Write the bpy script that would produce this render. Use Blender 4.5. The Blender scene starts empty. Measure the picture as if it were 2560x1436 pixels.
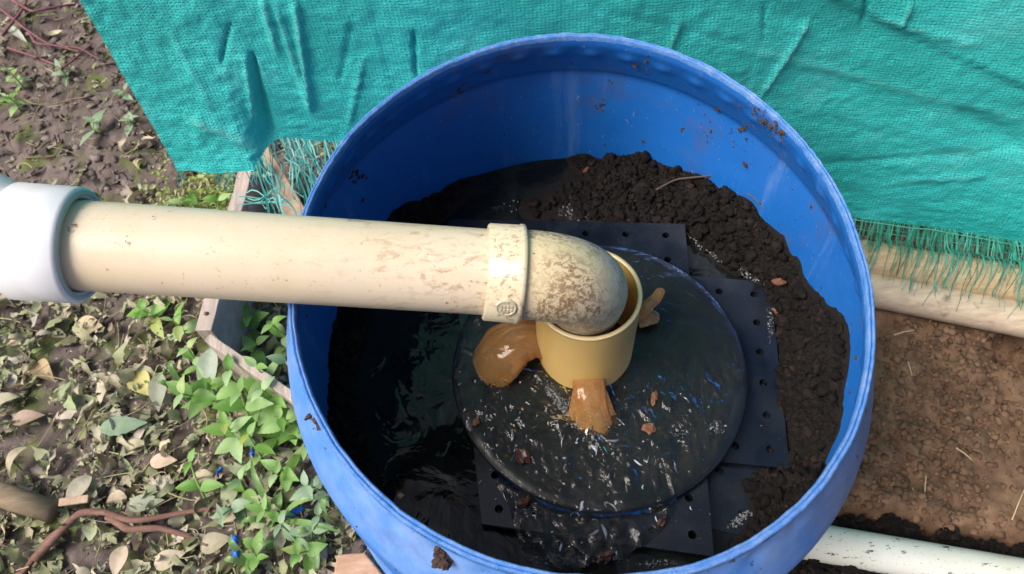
import bpy, bmesh, math, random
import numpy as np
from mathutils import Vector, Matrix

random.seed(7)
rng = np.random.default_rng(7)
sc = bpy.context.scene
COL = sc.collection

# ------------------------------------------------------------------ camera
CAM = np.array([-0.06133, -0.40265, 1.14388])
WM = np.array([[0.994428, -0.105416, 0.0], [-0.089768, -0.846812, 0.524263], [-0.055266, -0.521342, -0.851556]])
FPX = 1849.0
cam_d = bpy.data.cameras.new('camera')
cam = bpy.data.objects.new('camera', cam_d)
COL.objects.link(cam)
cam_d.sensor_width = 36.0
cam_d.lens = FPX / 2560 * 36.0
cam_d.clip_start = 0.02
cam_d.clip_end = 400
right, upv, back = WM @ np.array([1, 0, 0]), WM @ np.array([0, -1, 0]), WM @ np.array([0, 0, -1])
cam.matrix_world = Matrix(((right[0], upv[0], back[0], CAM[0]), (right[1], upv[1], back[1], CAM[1]),
                           (right[2], upv[2], back[2], CAM[2]), (0, 0, 0, 1)))
cam_d.dof.use_dof = True
cam_d.dof.focus_distance = 0.80
cam_d.dof.aperture_fstop = 9.0
sc.camera = cam

# ------------------------------------------------------------------ light
SUN_AZ = Vector((-0.94, -0.26, 0)).normalized()     # the bright part of the sky lies to the left and a little behind the viewer
SUN_EL = math.radians(52)
world = bpy.data.worlds.new('World')
sc.world = world
world.use_nodes = True
wn = world.node_tree
sky = wn.nodes.new('ShaderNodeTexSky')
sky.sky_type = 'NISHITA'
sky.sun_disc = False
sky.sun_elevation = SUN_EL
sky.sun_rotation = math.atan2(SUN_AZ.x, SUN_AZ.y)
sky.dust_density = 6.0
sky.ozone_density = 0.6
sky.air_density = 1.0
bg = wn.nodes['Background']
bg.inputs['Strength'].default_value = 0.05
wn.links.new(sky.outputs[0], bg.inputs['Color'])
sun_d = bpy.data.lights.new('sun', 'SUN')
sun_d.energy = 1.5
sun_d.angle = math.radians(34)
sun_d.color = (1.0, 0.95, 0.88)
sun = bpy.data.objects.new('sun', sun_d)
COL.objects.link(sun)
sdir = Vector((SUN_AZ.x * math.cos(SUN_EL), SUN_AZ.y * math.cos(SUN_EL), math.sin(SUN_EL)))
sun.rotation_euler = (-sdir).to_track_quat('-Z', 'Y').to_euler()
sun.location = sdir * 5
vs = sc.view_settings
vs.view_transform = 'Standard'
vs.look = 'None'
vs.gamma = 1.0
vs.use_curve_mapping = False
vs.exposure = 1.5

# ------------------------------------------------------------------ helpers
def at(px, py, z):
    "world point seen at a pixel of the photograph, at height z"
    r = WM @ np.array([(px - 1280) / FPX, (py - 718) / FPX, 1.0])
    return CAM + r * ((z - CAM[2]) / r[2])

def px_of(p):
    c = (np.asarray(p) - CAM) @ WM
    return c[:, 0] / c[:, 2] * FPX + 1280, c[:, 1] / c[:, 2] * FPX + 718

def _h(ix, iy, iz, s):
    n = (ix * 374761393 + iy * 668265263 + iz * 2147483647 + s * 1274126177) & 0xffffffff
    n = ((n ^ (n >> 13)) * 1274126177) & 0xffffffff
    n = ((n ^ (n >> 16)) * 2246822519) & 0xffffffff
    return (n & 0xffff) / 65535.0

def vnoise(p, s=0):
    p = np.asarray(p, float)
    i = np.floor(p).astype(np.int64)
    f = p - i
    f = f * f * (3 - 2 * f)
    r = 0
    for dx in (0, 1):
        for dy in (0, 1):
            for dz in (0, 1):
                w = (f[:, 0] if dx else 1 - f[:, 0]) * (f[:, 1] if dy else 1 - f[:, 1]) * (f[:, 2] if dz else 1 - f[:, 2])
                r = r + w * _h(i[:, 0] + dx, i[:, 1] + dy, i[:, 2] + dz, s)
    return r

def fbm(p, o=4, s=0, g=0.5):
    p = np.asarray(p, float)
    a, t, r = 1.0, 0.0, 0.0
    for k in range(o):
        r = r + a * (vnoise(p * 2 ** k + 17.3 * k, s + k) - 0.5)
        t += a
        a *= g
    return r / t * 2

def xyz(x, y, z=0.0):
    x = np.asarray(x, float)
    return np.stack([x, np.asarray(y, float) + 0 * x, np.zeros_like(x) + z], 1)

def obj(name, verts, faces, mat, parent=None, smooth=True, loc=None):
    me = bpy.data.meshes.new(name)
    verts = np.asarray(verts, float)
    me.from_pydata(verts.tolist(), [], faces if isinstance(faces, list) else faces.tolist())
    if smooth:
        me.polygons.foreach_set('use_smooth', np.ones(len(me.polygons), bool))
    me.materials.append(mat)
    me.update()
    o = bpy.data.objects.new(name, me)
    COL.objects.link(o)
    if parent is not None:
        adopt(o, parent)
    return o

def adopt(o, parent):
    def wm(q):
        m = Matrix.LocRotScale(q.location, q.rotation_euler, q.scale)
        return m if q.parent is None else wm(q.parent) @ q.matrix_parent_inverse @ m
    o.parent = parent
    o.matrix_parent_inverse = wm(parent).inverted()

def tag(o, label, cat, group=None, kind=None):
    o['label'] = label
    o['category'] = cat
    if group:
        o['group'] = group
    if kind:
        o['kind'] = kind
    return o

def thing(name, label, cat, loc=(0, 0, 0), group=None):
    o = bpy.data.objects.new(name, None)
    o.empty_display_size = 0.05
    o.location = loc
    COL.objects.link(o)
    return tag(o, label, cat, group)

def grid_faces(nu, nv, wrap=False):
    "quads of a grid whose vertex index is u * nv + v"
    u = np.arange(nu if wrap else nu - 1)
    v = np.arange(nv - 1)
    U, V = np.meshgrid(u, v, indexing='ij')
    U2 = (U + 1) % nu
    return np.stack([U * nv + V, U2 * nv + V, U2 * nv + V + 1, U * nv + V + 1], -1).reshape(-1, 4)

def sweep(path, radii, n=32, caps=True, flat=1.0, up=None):
    "tube along a path; returns verts, faces"
    P = np.asarray(path, float)
    m = len(P)
    radii = np.broadcast_to(np.asarray(radii, float), (m,))
    T = np.gradient(P, axis=0)
    T /= np.linalg.norm(T, axis=1)[:, None]
    ref = np.array(up if up is not None else (0.0, 0.0, 1.0))
    if abs(T[0] @ ref) > 0.9:
        ref = np.array((0.0, 1.0, 0.0))
    N = ref - T[0] * (ref @ T[0])
    N /= np.linalg.norm(N)
    vs_ = []
    ang = np.linspace(0, 2 * math.pi, n, endpoint=False)
    for i in range(m):
        N = N - T[i] * (N @ T[i])
        N /= np.linalg.norm(N)
        B = np.cross(T[i], N)
        vs_.append(P[i] + radii[i] * (np.cos(ang)[:, None] * N * flat + np.sin(ang)[:, None] * B))
    V = np.concatenate(vs_)
    F = []
    for i in range(m - 1):
        for j in range(n):
            k = (j + 1) % n
            F.append([i * n + j, i * n + k, (i + 1) * n + k, (i + 1) * n + j])
    if caps:
        F.append(list(range(n))[::-1])
        F.append(list(range((m - 1) * n, m * n)))
    return V, F

def lathe(profile, n=64, c=(0, 0), closed=True):
    "profile of (r, z); closed ring of points turned round a vertical axis"
    pr = list(profile)
    m = len(pr)
    V, F = [], []
    for i in range(n):
        a = 2 * math.pi * i / n
        for r, z in pr:
            V.append((c[0] + r * math.cos(a), c[1] + r * math.sin(a), z))
    for i in range(n):
        i2 = (i + 1) % n
        for j in range(m if closed else m - 1):
            j2 = (j + 1) % m
            F.append([i * m + j, i2 * m + j, i2 * m + j2, i * m + j2])
    return V, F

def tube_along(A, B, prof, n=48):
    "a hollow turned piece on the axis A->B; prof is (s along axis in metres, r), closed"
    A, B = Vector(A), Vector(B)
    d = (B - A).normalized()
    q = d.to_track_quat('Z', 'Y').to_matrix()
    V, F = lathe([(r, s) for s, r in prof], n)
    return [tuple(A + q @ Vector(v)) for v in V], F

def merge(parts):
    V, F, o = [], [], 0
    for v, f in parts:
        v = np.asarray(v, float)
        V.append(v)
        F += [[i + o for i in q] for q in f]
        o += len(v)
    return np.concatenate(V), F

def box(p0, p1, jitter=0.0):
    x0, y0, z0 = p0
    x1, y1, z1 = p1
    V = [(x0, y0, z0), (x1, y0, z0), (x1, y1, z0), (x0, y1, z0), (x0, y0, z1), (x1, y0, z1), (x1, y1, z1), (x0, y1, z1)]
    return V, [[0, 3, 2, 1], [4, 5, 6, 7], [0, 1, 5, 4], [1, 2, 6, 5], [2, 3, 7, 6], [3, 0, 4, 7]]

def bevel(o, w=0.002, seg=2):
    m = o.modifiers.new('bevel', 'BEVEL')
    m.width = w
    m.segments = seg
    m.limit_method = 'ANGLE'

def cut(o, cutter):
    "cuts the cutter's shape out of o and bakes the result"
    m = o.modifiers.new('cut', 'BOOLEAN')
    m.operation = 'DIFFERENCE'
    m.solver = 'EXACT'
    m.object = cutter
    dg = bpy.context.evaluated_depsgraph_get()
    me = bpy.data.meshes.new_from_object(o.evaluated_get(dg))
    old = o.data
    o.modifiers.clear()
    o.data = me
    bpy.data.meshes.remove(old)
    cm = cutter.data
    bpy.data.objects.remove(cutter)
    bpy.data.meshes.remove(cm)

def lift(h):
    return h

# ------------------------------------------------------------------ materials
class M:
    "a small node builder round a Principled shader"
    def __init__(s, name, color=(0.5, 0.5, 0.5), rough=0.6, **kw):
        s.m = bpy.data.materials.new(name)
        s.m.use_nodes = True
        s.t = s.m.node_tree
        s.b = s.t.nodes['Principled BSDF']
        s.b.inputs['Base Color'].default_value = (*color, 1)
        s.b.inputs['Roughness'].default_value = rough
        for k, v in kw.items():
            s.b.inputs[k.replace('_', ' ')].default_value = v
        s._co = None
    def n(s, t, **kw):
        nd = s.t.nodes.new(t)
        for k, v in kw.items():
            if k.startswith('i_'):
                nd.inputs[k[2:].replace('_', ' ')].default_value = v
            else:
                setattr(nd, k, v)
        return nd
    def l(s, a, b):
        s.t.links.new(a, b)
    def co(s, scale=(1, 1, 1), kind='Object', rot=(0, 0, 0)):
        c = s.n('ShaderNodeTexCoord')
        m = s.n('ShaderNodeMapping')
        m.inputs['Scale'].default_value = scale
        m.inputs['Rotation'].default_value = rot
        s.l(c.outputs[kind], m.inputs['Vector'])
        return m.outputs[0]
    def noise(s, scale=10, detail=4, rough=0.55, stretch=(1, 1, 1), dist=0.0, kind='Object', rot=(0, 0, 0)):
        n = s.n('ShaderNodeTexNoise', i_Scale=scale, i_Detail=detail, i_Roughness=rough, i_Distortion=dist)
        s.l(s.co(stretch, kind, rot), n.inputs['Vector'])
        return n.outputs['Fac']
    def vor(s, scale=10, stretch=(1, 1, 1), feature='F1', kind='Object'):
        n = s.n('ShaderNodeTexVoronoi', i_Scale=scale, feature=feature)
        s.l(s.co(stretch, kind), n.inputs['Vector'])
        return n.outputs['Distance']
    def ramp(s, fac, stops, interp='LINEAR'):
        r = s.n('ShaderNodeValToRGB')
        r.color_ramp.interpolation = interp
        e = r.color_ramp.elements
        while len(e) < len(stops):
            e.new(0.5)
        for q, (p, c) in zip(e, stops):
            q.position = p
            q.color = (*c, 1) if len(c) == 3 else c
        s.l(fac, r.inputs[0])
        return r.outputs[0]
    def step(s, fac, a, b):
        r = s.n('ShaderNodeMapRange', i_From_Min=a, i_From_Max=b)
        s.l(fac, r.inputs[0])
        return r.outputs[0]
    def math(s, op, a, b):
        m = s.n('ShaderNodeMath', operation=op)
        for i, v in enumerate((a, b)):
            if hasattr(v, 'links'):
                s.l(v, m.inputs[i])
            else:
                m.inputs[i].default_value = v
        return m.outputs[0]
    def mix(s, fac, a, b, blend='MIX'):
        m = s.n('ShaderNodeMix', data_type='RGBA', blend_type=blend)
        for i, v in ((0, fac), (6, a), (7, b)):
            if hasattr(v, 'links'):
                s.l(v, m.inputs[i])
            else:
                m.inputs[i].default_value = (*v, 1) if isinstance(v, tuple) and len(v) == 3 else v
        return m.outputs[2]
    def color(s, c):
        s.l(c, s.b.inputs['Base Color'])
        return s
    def rough(s, f, a, b):
        s.l(s.step2(f, a, b), s.b.inputs['Roughness'])
        return s
    def step2(s, f, a, b):
        r = s.n('ShaderNodeMapRange', i_To_Min=a, i_To_Max=b)
        s.l(f, r.inputs[0])
        return r.outputs[0]
    def bump(s, h, strength=0.3, dist=0.002):
        b = s.n('ShaderNodeBump', i_Strength=strength, i_Distance=dist)
        s.l(h, b.inputs['Height'])
        if s.b.inputs['Normal'].links:
            s.l(s.b.inputs['Normal'].links[0].from_socket, b.inputs['Normal'])
        s.l(b.outputs[0], s.b.inputs['Normal'])
        return s
    def island(s):
        return s.n('ShaderNodeNewGeometry').outputs['Random Per Island']

# ground: grey-brown mud on the left of the drum, dry brown crumbly earth on the right
g = M('ground_earth', rough=0.85)
mud = g.ramp(g.noise(9, 8, 0.65), [(0.25, (0.05, 0.037, 0.032)), (0.5, (0.12, 0.09, 0.082)), (0.75, (0.21, 0.165, 0.155))])
mud = g.mix(g.step(g.noise(14, 5), 0.52, 0.62), mud, (0.10, 0.12, 0.035))
dry = g.ramp(g.noise(22, 10, 0.7), [(0.3, (0.07, 0.036, 0.020)), (0.52, (0.17, 0.097, 0.056)), (0.72, (0.27, 0.165, 0.10))])
sep = g.n('ShaderNodeSeparateXYZ')
g.l(g.co(), sep.inputs[0])
g.color(g.mix(g.step(sep.outputs[0], -0.05, 0.1), mud, dry))
g.bump(g.noise(120, 6, 0.7), 0.6, 0.004)
G_EARTH = g.m

g = M('earth_crumb', rough=0.95)
g.color(g.mix(g.noise(90, 3), g.ramp(g.island(), [(0, (0.08, 0.042, 0.024)), (0.6, (0.18, 0.103, 0.06)), (1, (0.30, 0.185, 0.115))]), (0.13, 0.072, 0.041)))
g.bump(g.noise(400, 4), 0.5, 0.001)
G_CRUMB = g.m

g = M('dark_compost', rough=0.85, Specular_IOR_Level=0.25)
g.color(g.mix(g.noise(160, 4), g.ramp(g.island(), [(0, (0.003, 0.0022, 0.0018)), (0.6, (0.010, 0.0068, 0.0056)), (0.94, (0.025, 0.017, 0.0135)), (1, (0.06, 0.028, 0.017))]), (0.005, 0.0036, 0.003)))
g.bump(g.noise(500, 5, 0.7), 0.8, 0.002)
COMPOST = g.m

g = M('wet_compost', (0.012, 0.009, 0.007), rough=0.7, Specular_IOR_Level=0.3)
g.color(g.ramp(g.noise(70, 8, 0.7), [(0.3, (0.006, 0.004, 0.003)), (0.6, (0.010, 0.007, 0.006)), (0.8, (0.020, 0.014, 0.011))]))
g.bump(g.noise(300, 6, 0.7), 0.9, 0.004)
COMPOST_WET = g.m

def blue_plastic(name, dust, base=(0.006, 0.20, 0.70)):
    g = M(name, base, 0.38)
    c = g.mix(g.noise(6, 3), base, tuple(v * 0.72 for v in base))
    sp = g.n('ShaderNodeSeparateXYZ')
    g.l(g.n('ShaderNodeNewGeometry').outputs['Normal'], sp.inputs[0])
    lie = g.math('ADD', g.math('MULTIPLY', g.step(sp.outputs[2], 0.02, 0.3), 0.75), 0.25)      # dust settles on the sloping shoulder
    c = g.mix(g.math('MULTIPLY', g.math('MULTIPLY', g.step(g.noise(14, 8, 0.7), 0.25, 0.75), dust), lie), c, (0.34, 0.41, 0.58))
    if dust > 0.3:      # grime on the right side, with that side's shade put into the colour
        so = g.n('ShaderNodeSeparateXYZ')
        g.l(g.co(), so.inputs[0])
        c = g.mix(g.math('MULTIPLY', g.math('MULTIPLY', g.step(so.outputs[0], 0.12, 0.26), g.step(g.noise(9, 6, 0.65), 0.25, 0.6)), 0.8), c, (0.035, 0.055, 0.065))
    # scuffs and spatter
    c = g.mix(g.math('MULTIPLY', g.step(g.noise(90, 6, 0.75, (1, 1, 0.25)), 0.66, 0.72), 0.55), c, (0.35, 0.42, 0.62))
    c = g.mix(g.math('MULTIPLY', g.step(g.noise(48, 6, 0.7), 0.655, 0.68), 0.9), c, (0.045, 0.03, 0.022))
    c = g.mix(g.math('MULTIPLY', g.step(g.noise(26, 5, 0.7, (1, 1, 0.12)), 0.58, 0.72), 0.30), c, (0.16, 0.30, 0.60))
    c = g.mix(g.math('MULTIPLY', g.step(g.noise(230, 4, 0.7, (1, 1, 0.5)), 0.66, 0.70), 0.45), c, (0.40, 0.50, 0.75))
    c = g.mix(g.math('MULTIPLY', g.step(g.noise(11, 5, 0.6), 0.56, 0.72), 0.45), c, (0.10, 0.075, 0.06))
    g.color(c)
    g.rough(g.noise(30, 5), *((0.42, 0.65) if dust > 0.3 else (0.28, 0.55)))
    if dust > 0.3:
        g.b.inputs['Specular IOR Level'].default_value = 0.28
    g.bump(g.noise(25, 4), 0.12, 0.004)
    g.bump(g.noise(400, 3), 0.06, 0.001)
    return g.m
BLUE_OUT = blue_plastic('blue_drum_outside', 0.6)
BLUE_IN = blue_plastic('blue_drum_inside', 0.12, (0.005, 0.145, 0.55))  # deeper blue: the shade inside the drum put into the base colour
g = M('cut_plastic_edge', rough=0.7)
g.color(g.ramp(g.noise(60, 8, 0.75), [(0.3, (0.06, 0.05, 0.05)), (0.40, (0.04, 0.18, 0.52)), (0.58, (0.12, 0.25, 0.56)), (0.80, (0.44, 0.45, 0.56))]))
g.bump(g.noise(350, 5, 0.7), 0.7, 0.002)
BLUE_EDGE = g.m

# pvc
def pvc(name, base, specks, smear, scl=1.0, joint=False, rough=0.32, dirt=(0.10, 0.052, 0.028), stain=(0.55, 0.42, 0.22)):
    g = M(name, base, rough)
    c = g.mix(g.step(g.noise(7, 4), 0.35, 0.7), base, tuple(v * 0.9 for v in base))
    c = g.mix(g.math('MULTIPLY', g.step(g.noise(16 * scl, 6, 0.65), 0.5, 0.75), 0.35), c, stain)
    if specks:
        c = g.mix(g.math('MULTIPLY', g.step(g.noise(60 * scl, 5, 0.7, (0.8, 1.3, 1)), specks, specks + 0.02), 0.85), c, dirt)
    if smear:
        a = g.step(g.noise(170 * scl, 7, 0.8, (1, 1.3, 0.8), dist=0.6), smear, smear + 0.05)
        b = g.step(g.noise(19 * scl, 5, 0.6), 0.36, 0.58)
        c = g.mix(g.math('MULTIPLY', g.math('MULTIPLY', a, b), 0.8), c, dirt)
    if joint:      # scuffs and dried mud toward the elbow
        so = g.n('ShaderNodeSeparateXYZ')
        c0 = g.n('ShaderNodeTexCoord')
        g.l(c0.outputs['Object'], so.inputs[0])
        a = g.math('MULTIPLY', g.step(so.outputs[0], -0.26, -0.06), g.step(g.noise(85, 7, 0.78, (0.6, 1.4, 1), dist=0.5), 0.52, 0.60))
        c = g.mix(g.math('MULTIPLY', a, g.step(g.noise(16, 4), 0.35, 0.6)), c, (0.30, 0.15, 0.065))
        c = g.mix(g.math('MULTIPLY', g.step(g.noise(6, 4, 0.6, (1, 4, 4)), 0.5, 0.7), 0.35), c, (0.64, 0.53, 0.36))
    g.color(c)
    g.bump(g.noise(40, 3), 0.04, 0.003)
    return g.m
CREAM = pvc('cream_pvc', (0.70, 0.59, 0.45), 0.665, 0.60, joint=True, dirt=(0.16, 0.08, 0.04))
ELBOW = pvc('greenish_cream_pvc', (0.72, 0.60, 0.38), 0.65, 0.475, dirt=(0.19, 0.07, 0.024), stain=(0.50, 0.32, 0.13))
COLLAR = pvc('collar_pvc', (0.60, 0.53, 0.38), 0.66, 0.53, dirt=(0.20, 0.09, 0.04))
YELLOW = pvc('yellow_pvc', (0.76, 0.50, 0.16), 0.745, 0, dirt=(0.08, 0.05, 0.03), stain=(0.6, 0.44, 0.22))
YEDGE = pvc('yellow_pvc_cut', (0.74, 0.58, 0.30), 0.70, 0)
WHITE = pvc('white_pvc', (0.66, 0.67, 0.72), 0, 0, rough=0.25, stain=(0.76, 0.77, 0.8))
SHADE_RING = pvc('shaded_white_pvc', (0.30, 0.40, 0.36), 0, 0, stain=(0.24, 0.34, 0.31))  # shade on the white fitting's end face, put into the colour
g = M('ground_pipe_pvc', (0.68, 0.70, 0.64), 0.4)
c = g.mix(g.step(g.noise(9, 5), 0.4, 0.7), (0.70, 0.71, 0.66), (0.56, 0.57, 0.47))
c = g.mix(g.step(g.noise(75, 5, 0.7, (0.7, 1.5, 1)), 0.60, 0.625), c, (0.10, 0.055, 0.035))
c = g.mix(g.math('MULTIPLY', g.step(g.noise(240, 4, 0.7), 0.64, 0.68), 0.6), c, (0.16, 0.10, 0.07))
g.color(c)
GPIPE = g.m

# rubber, plates, water
g = M('black_rubber', (0.014, 0.017, 0.019), 0.35)
g.color(g.ramp(g.noise(40, 6, 0.65), [(0.35, (0.006, 0.008, 0.009)), (0.7, (0.013, 0.017, 0.019))]))
g.bump(g.noise(180, 4), 0.15, 0.001)
RUBBER = g.m
g = M('black_plate_plastic', (0.02, 0.026, 0.036), 0.42)
c = g.ramp(g.noise(25, 6, 0.65), [(0.35, (0.004, 0.006, 0.009)), (0.7, (0.009, 0.012, 0.018))])
c = g.mix(g.step(g.noise(330, 3, 0.6), 0.72, 0.76), c, (0.22, 0.24, 0.28))
g.color(c)
g.rough(g.step(g.noise(16, 5), 0.4, 0.6), 0.10, 0.38)
PLATE = g.m
g = M('murky_water', (0.010, 0.012, 0.011), 0.04, IOR=1.33)
g.color(g.ramp(g.noise(11, 5, 0.6, dist=1.5), [(0.4, (0.004, 0.005, 0.005)), (0.62, (0.012, 0.016, 0.014)), (0.8, (0.03, 0.025, 0.018))]))
g.bump(g.noise(20, 3, 0.5, dist=1.0), 0.3, 0.010)
POOL = g.m
g = M('water_film', (0.05, 0.045, 0.034), 0.03, IOR=1.33)
g.bump(g.noise(38, 4, 0.6, dist=0.9), 0.30, 0.008)
nsock = g.b.inputs['Normal'].links[0].from_socket
tr = g.n('ShaderNodeBsdfTransparent')
df = g.n('ShaderNodeBsdfDiffuse')
g.l(g.ramp(g.noise(13, 5, 0.65, dist=1.0), [(0.3, (0.008, 0.012, 0.013)), (0.55, (0.018, 0.020, 0.019)), (0.8, (0.05, 0.042, 0.033))]), df.inputs['Color'])
gl = g.n('ShaderNodeBsdfGlossy', i_Roughness=0.06)
fr = g.n('ShaderNodeFresnel', i_IOR=1.33)
m1 = g.n('ShaderNodeMixShader')
g.l(g.step2(g.step(g.noise(20, 6, 0.7, dist=0.8), 0.3, 0.7), 0.15, 0.75), m1.inputs[0])
m2 = g.n('ShaderNodeMixShader')
g.l(nsock, gl.inputs['Normal']); g.l(nsock, fr.inputs['Normal'])
g.l(tr.outputs[0], m1.inputs[1]); g.l(df.outputs[0], m1.inputs[2])
g.l(fr.outputs[0], m2.inputs[0]); g.l(m1.outputs[0], m2.inputs[1]); g.l(gl.outputs[0], m2.inputs[2])
g.l(m2.outputs[0], g.t.nodes['Material Output'].inputs['Surface'])
FILM = g.m
g = M('brown_water', (0.5, 0.24, 0.06), 0.03, IOR=1.33)
g.b.inputs['Transmission Weight'].default_value = 0.66
g.color(g.ramp(g.noise(24, 4, 0.55), [(0.3, (0.54, 0.25, 0.07)), (0.7, (0.74, 0.44, 0.19))]))
g.bump(g.noise(70, 3, 0.5, dist=0.5), 0.25, 0.004)
JET = g.m
g = M('foam', (0.32, 0.33, 0.33), 0.12, IOR=1.33)
g.b.inputs['Alpha'].default_value = 0.38
FOAM = g.m
g = M('painted_glint', (0.50, 0.55, 0.64), 0.08, IOR=1.33)  # pale base colour stands in for sky glints on the water
g.b.inputs['Alpha'].default_value = 0.7
GLINT = g.m

# tarp
def tarp_mat(name, c0, c1, c2):
    g = M(name, c1, 0.48)
    c = g.ramp(g.noise(7, 6, 0.6, kind='UV'), [(0.3, c0), (0.55, c1), (0.8, c2)])
    thread = g.noise(1.0, 4, 0.75, (60, 330, 1), kind='UV')
    c = g.mix(g.math('MULTIPLY', g.step(thread, 0.58, 0.75), 0.4), c, tuple(min(1, v * 1.5 + 0.05) for v in c1))
    c = g.mix(g.math('MULTIPLY', g.step(thread, 0.44, 0.28), 0.5), c, tuple(v * 0.35 for v in c1))
    at_ = g.n('ShaderNodeAttribute', attribute_name='wear')
    c = g.mix(g.math('MULTIPLY', at_.outputs['Fac'], g.math('MULTIPLY', g.step(g.noise(60, 5, 0.7, kind='UV'), 0.35, 0.65), 0.7)), c, (0.30, 0.78, 0.75))
    g.color(c)
    w1 = g.n('ShaderNodeTexWave', wave_type='BANDS', bands_direction='Y', i_Scale=75, i_Distortion=0.8, i_Detail=2)
    g.l(g.co((1, 1, 1), 'UV'), w1.inputs['Vector'])
    w2 = g.n('ShaderNodeTexWave', wave_type='BANDS', bands_direction='X', i_Scale=60, i_Distortion=0.8, i_Detail=2)
    g.l(g.co((1, 1, 1), 'UV'), w2.inputs['Vector'])
    g.bump(g.math('MULTIPLY', w1.outputs['Fac'], w2.outputs['Fac']), 0.6, 0.002)
    g.bump(g.noise(85, 7, 0.75, (1, 1.3, 1), kind='UV'), 0.9, 0.007)
    c = g.mix(g.math('MULTIPLY', g.step(g.noise(170, 4, 0.7, (1, 2.2, 1), kind='UV'), 0.58, 0.7), 0.35), c, (0.25, 0.72, 0.68))
    g.color(c)
    # woven plastic lets some light through
    tr = g.n('ShaderNodeBsdfTranslucent')
    g.l(c, tr.inputs['Color'])
    ms = g.n('ShaderNodeMixShader', i_Fac=0.16)
    g.l(g.b.outputs[0], ms.inputs[1])
    g.l(tr.outputs[0], ms.inputs[2])
    g.l(ms.outputs[0], g.t.nodes['Material Output'].inputs['Surface'])
    return g.m
TARP = tarp_mat('green_woven_tarp', (0.020, 0.52, 0.49), (0.04, 0.68, 0.66), (0.12, 0.76, 0.75))
g = M('tarp_strand', (0.03, 0.26, 0.19), 0.5)
oi = g.n('ShaderNodeObjectInfo')
g.color(g.ramp(oi.outputs['Random'], [(0, (0.018, 0.16, 0.105)), (0.6, (0.035, 0.28, 0.2)), (1, (0.10, 0.42, 0.34))]))
STRAND = g.m
g = M('tarp_strand_pale', (0.10, 0.42, 0.38), 0.5)
oi = g.n('ShaderNodeObjectInfo')
g.color(g.ramp(oi.outputs['Random'], [(0, (0.04, 0.26, 0.22)), (0.6, (0.08, 0.40, 0.36)), (1, (0.22, 0.58, 0.55))]))
STRAND_L = g.m

# wood and bamboo
def wood(name, c0, c1, stretch, rough=0.75):
    g = M(name, c0, rough)
    c = g.ramp(g.noise(18, 8, 0.7, stretch), [(0.3, tuple(v * 0.7 for v in c0)), (0.5, c0), (0.75, c1)])
    c = g.mix(g.step(g.noise(30, 5), 0.62, 0.75), c, tuple(v * 0.35 for v in c0))
    g.color(c)
    g.bump(g.noise(60, 6, 0.7, stretch), 0.5, 0.002)
    return g.m
WOOD_GREY = wood('weathered_board', (0.38, 0.31, 0.27), (0.56, 0.47, 0.42), (8, 0.6, 1))
WOOD_TAN = wood('tan_board', (0.42, 0.29, 0.20), (0.55, 0.42, 0.31), (3, 1, 1))
WOOD_RED = wood('reddish_offcut', (0.42, 0.25, 0.16), (0.55, 0.36, 0.26), (1, 4, 1))
BAMBOO = wood('bamboo', (0.48, 0.35, 0.20), (0.62, 0.48, 0.32), (0.8, 6, 6), 0.45)
BAMBOO2 = wood('pale_bamboo', (0.56, 0.44, 0.32), (0.70, 0.58, 0.46), (0.8, 6, 6), 0.5)
NODE = wood('bamboo_node', (0.40, 0.30, 0.20), (0.55, 0.44, 0.34), (1, 1, 1))
BARK = wood('twig_bark', (0.17, 0.085, 0.065), (0.28, 0.16, 0.125), (1, 5, 1), 0.85)
STICK = wood('dead_stick', (0.20, 0.15, 0.095), (0.30, 0.24, 0.16), (1, 4, 1), 0.9)
BARK2 = wood('dark_root', (0.075, 0.055, 0.042), (0.12, 0.09, 0.07), (1, 5, 1), 0.85)
STRAW = M('straw', (0.52, 0.38, 0.22), 0.6).m
REDSTEM = wood('purple_stem', (0.15, 0.05, 0.065), (0.26, 0.11, 0.13), (1, 1, 3), 0.6)
BLUEBIT = M('blue_plastic_scrap', (0.02, 0.14, 0.55), 0.35).m
NAIL = M('nail_rust', (0.10, 0.05, 0.03), 0.6).m

def leafmat(name, stops, rough=0.5, trans=0.25, per='island'):
    g = M(name, stops[0][1], rough)
    f = g.island() if per == 'island' else g.n('ShaderNodeObjectInfo').outputs['Random']
    c = g.ramp(f, stops)
    c = g.mix(g.math('MULTIPLY', g.step(g.noise(120, 4), 0.5, 0.7), 0.45), c, g.mix(0.5, c, (0.10, 0.07, 0.04)))
    g.color(c)
    g.bump(g.noise(220, 3), 0.3, 0.001)
    tr = g.n('ShaderNodeBsdfTranslucent')
    g.l(c, tr.inputs['Color'])
    ms = g.n('ShaderNodeMixShader', i_Fac=trans)
    g.l(g.b.outputs[0], ms.inputs[1])
    g.l(tr.outputs[0], ms.inputs[2])
    g.l(ms.outputs[0], g.t.nodes['Material Output'].inputs['Surface'])
    return g.m
LITTER = leafmat('leaf_litter', [(0, (0.07, 0.055, 0.03)), (0.12, (0.17, 0.19, 0.075)), (0.3, (0.30, 0.31, 0.17)), (0.45, (0.25, 0.30, 0.17)),
                                 (0.6, (0.42, 0.36, 0.24)), (0.72, (0.36, 0.38, 0.25)), (0.84, (0.55, 0.45, 0.33)), (0.93, (0.42, 0.38, 0.35)), (1, (0.24, 0.36, 0.09))], 0.6, 0.15)
MUDLEAF = leafmat('muddy_leaf_litter', [(0, (0.09, 0.07, 0.06)), (0.5, (0.16, 0.125, 0.11)), (0.8, (0.20, 0.18, 0.13)), (0.94, (0.28, 0.23, 0.19)), (1, (0.20, 0.24, 0.08))], 0.6, 0.1)
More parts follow.
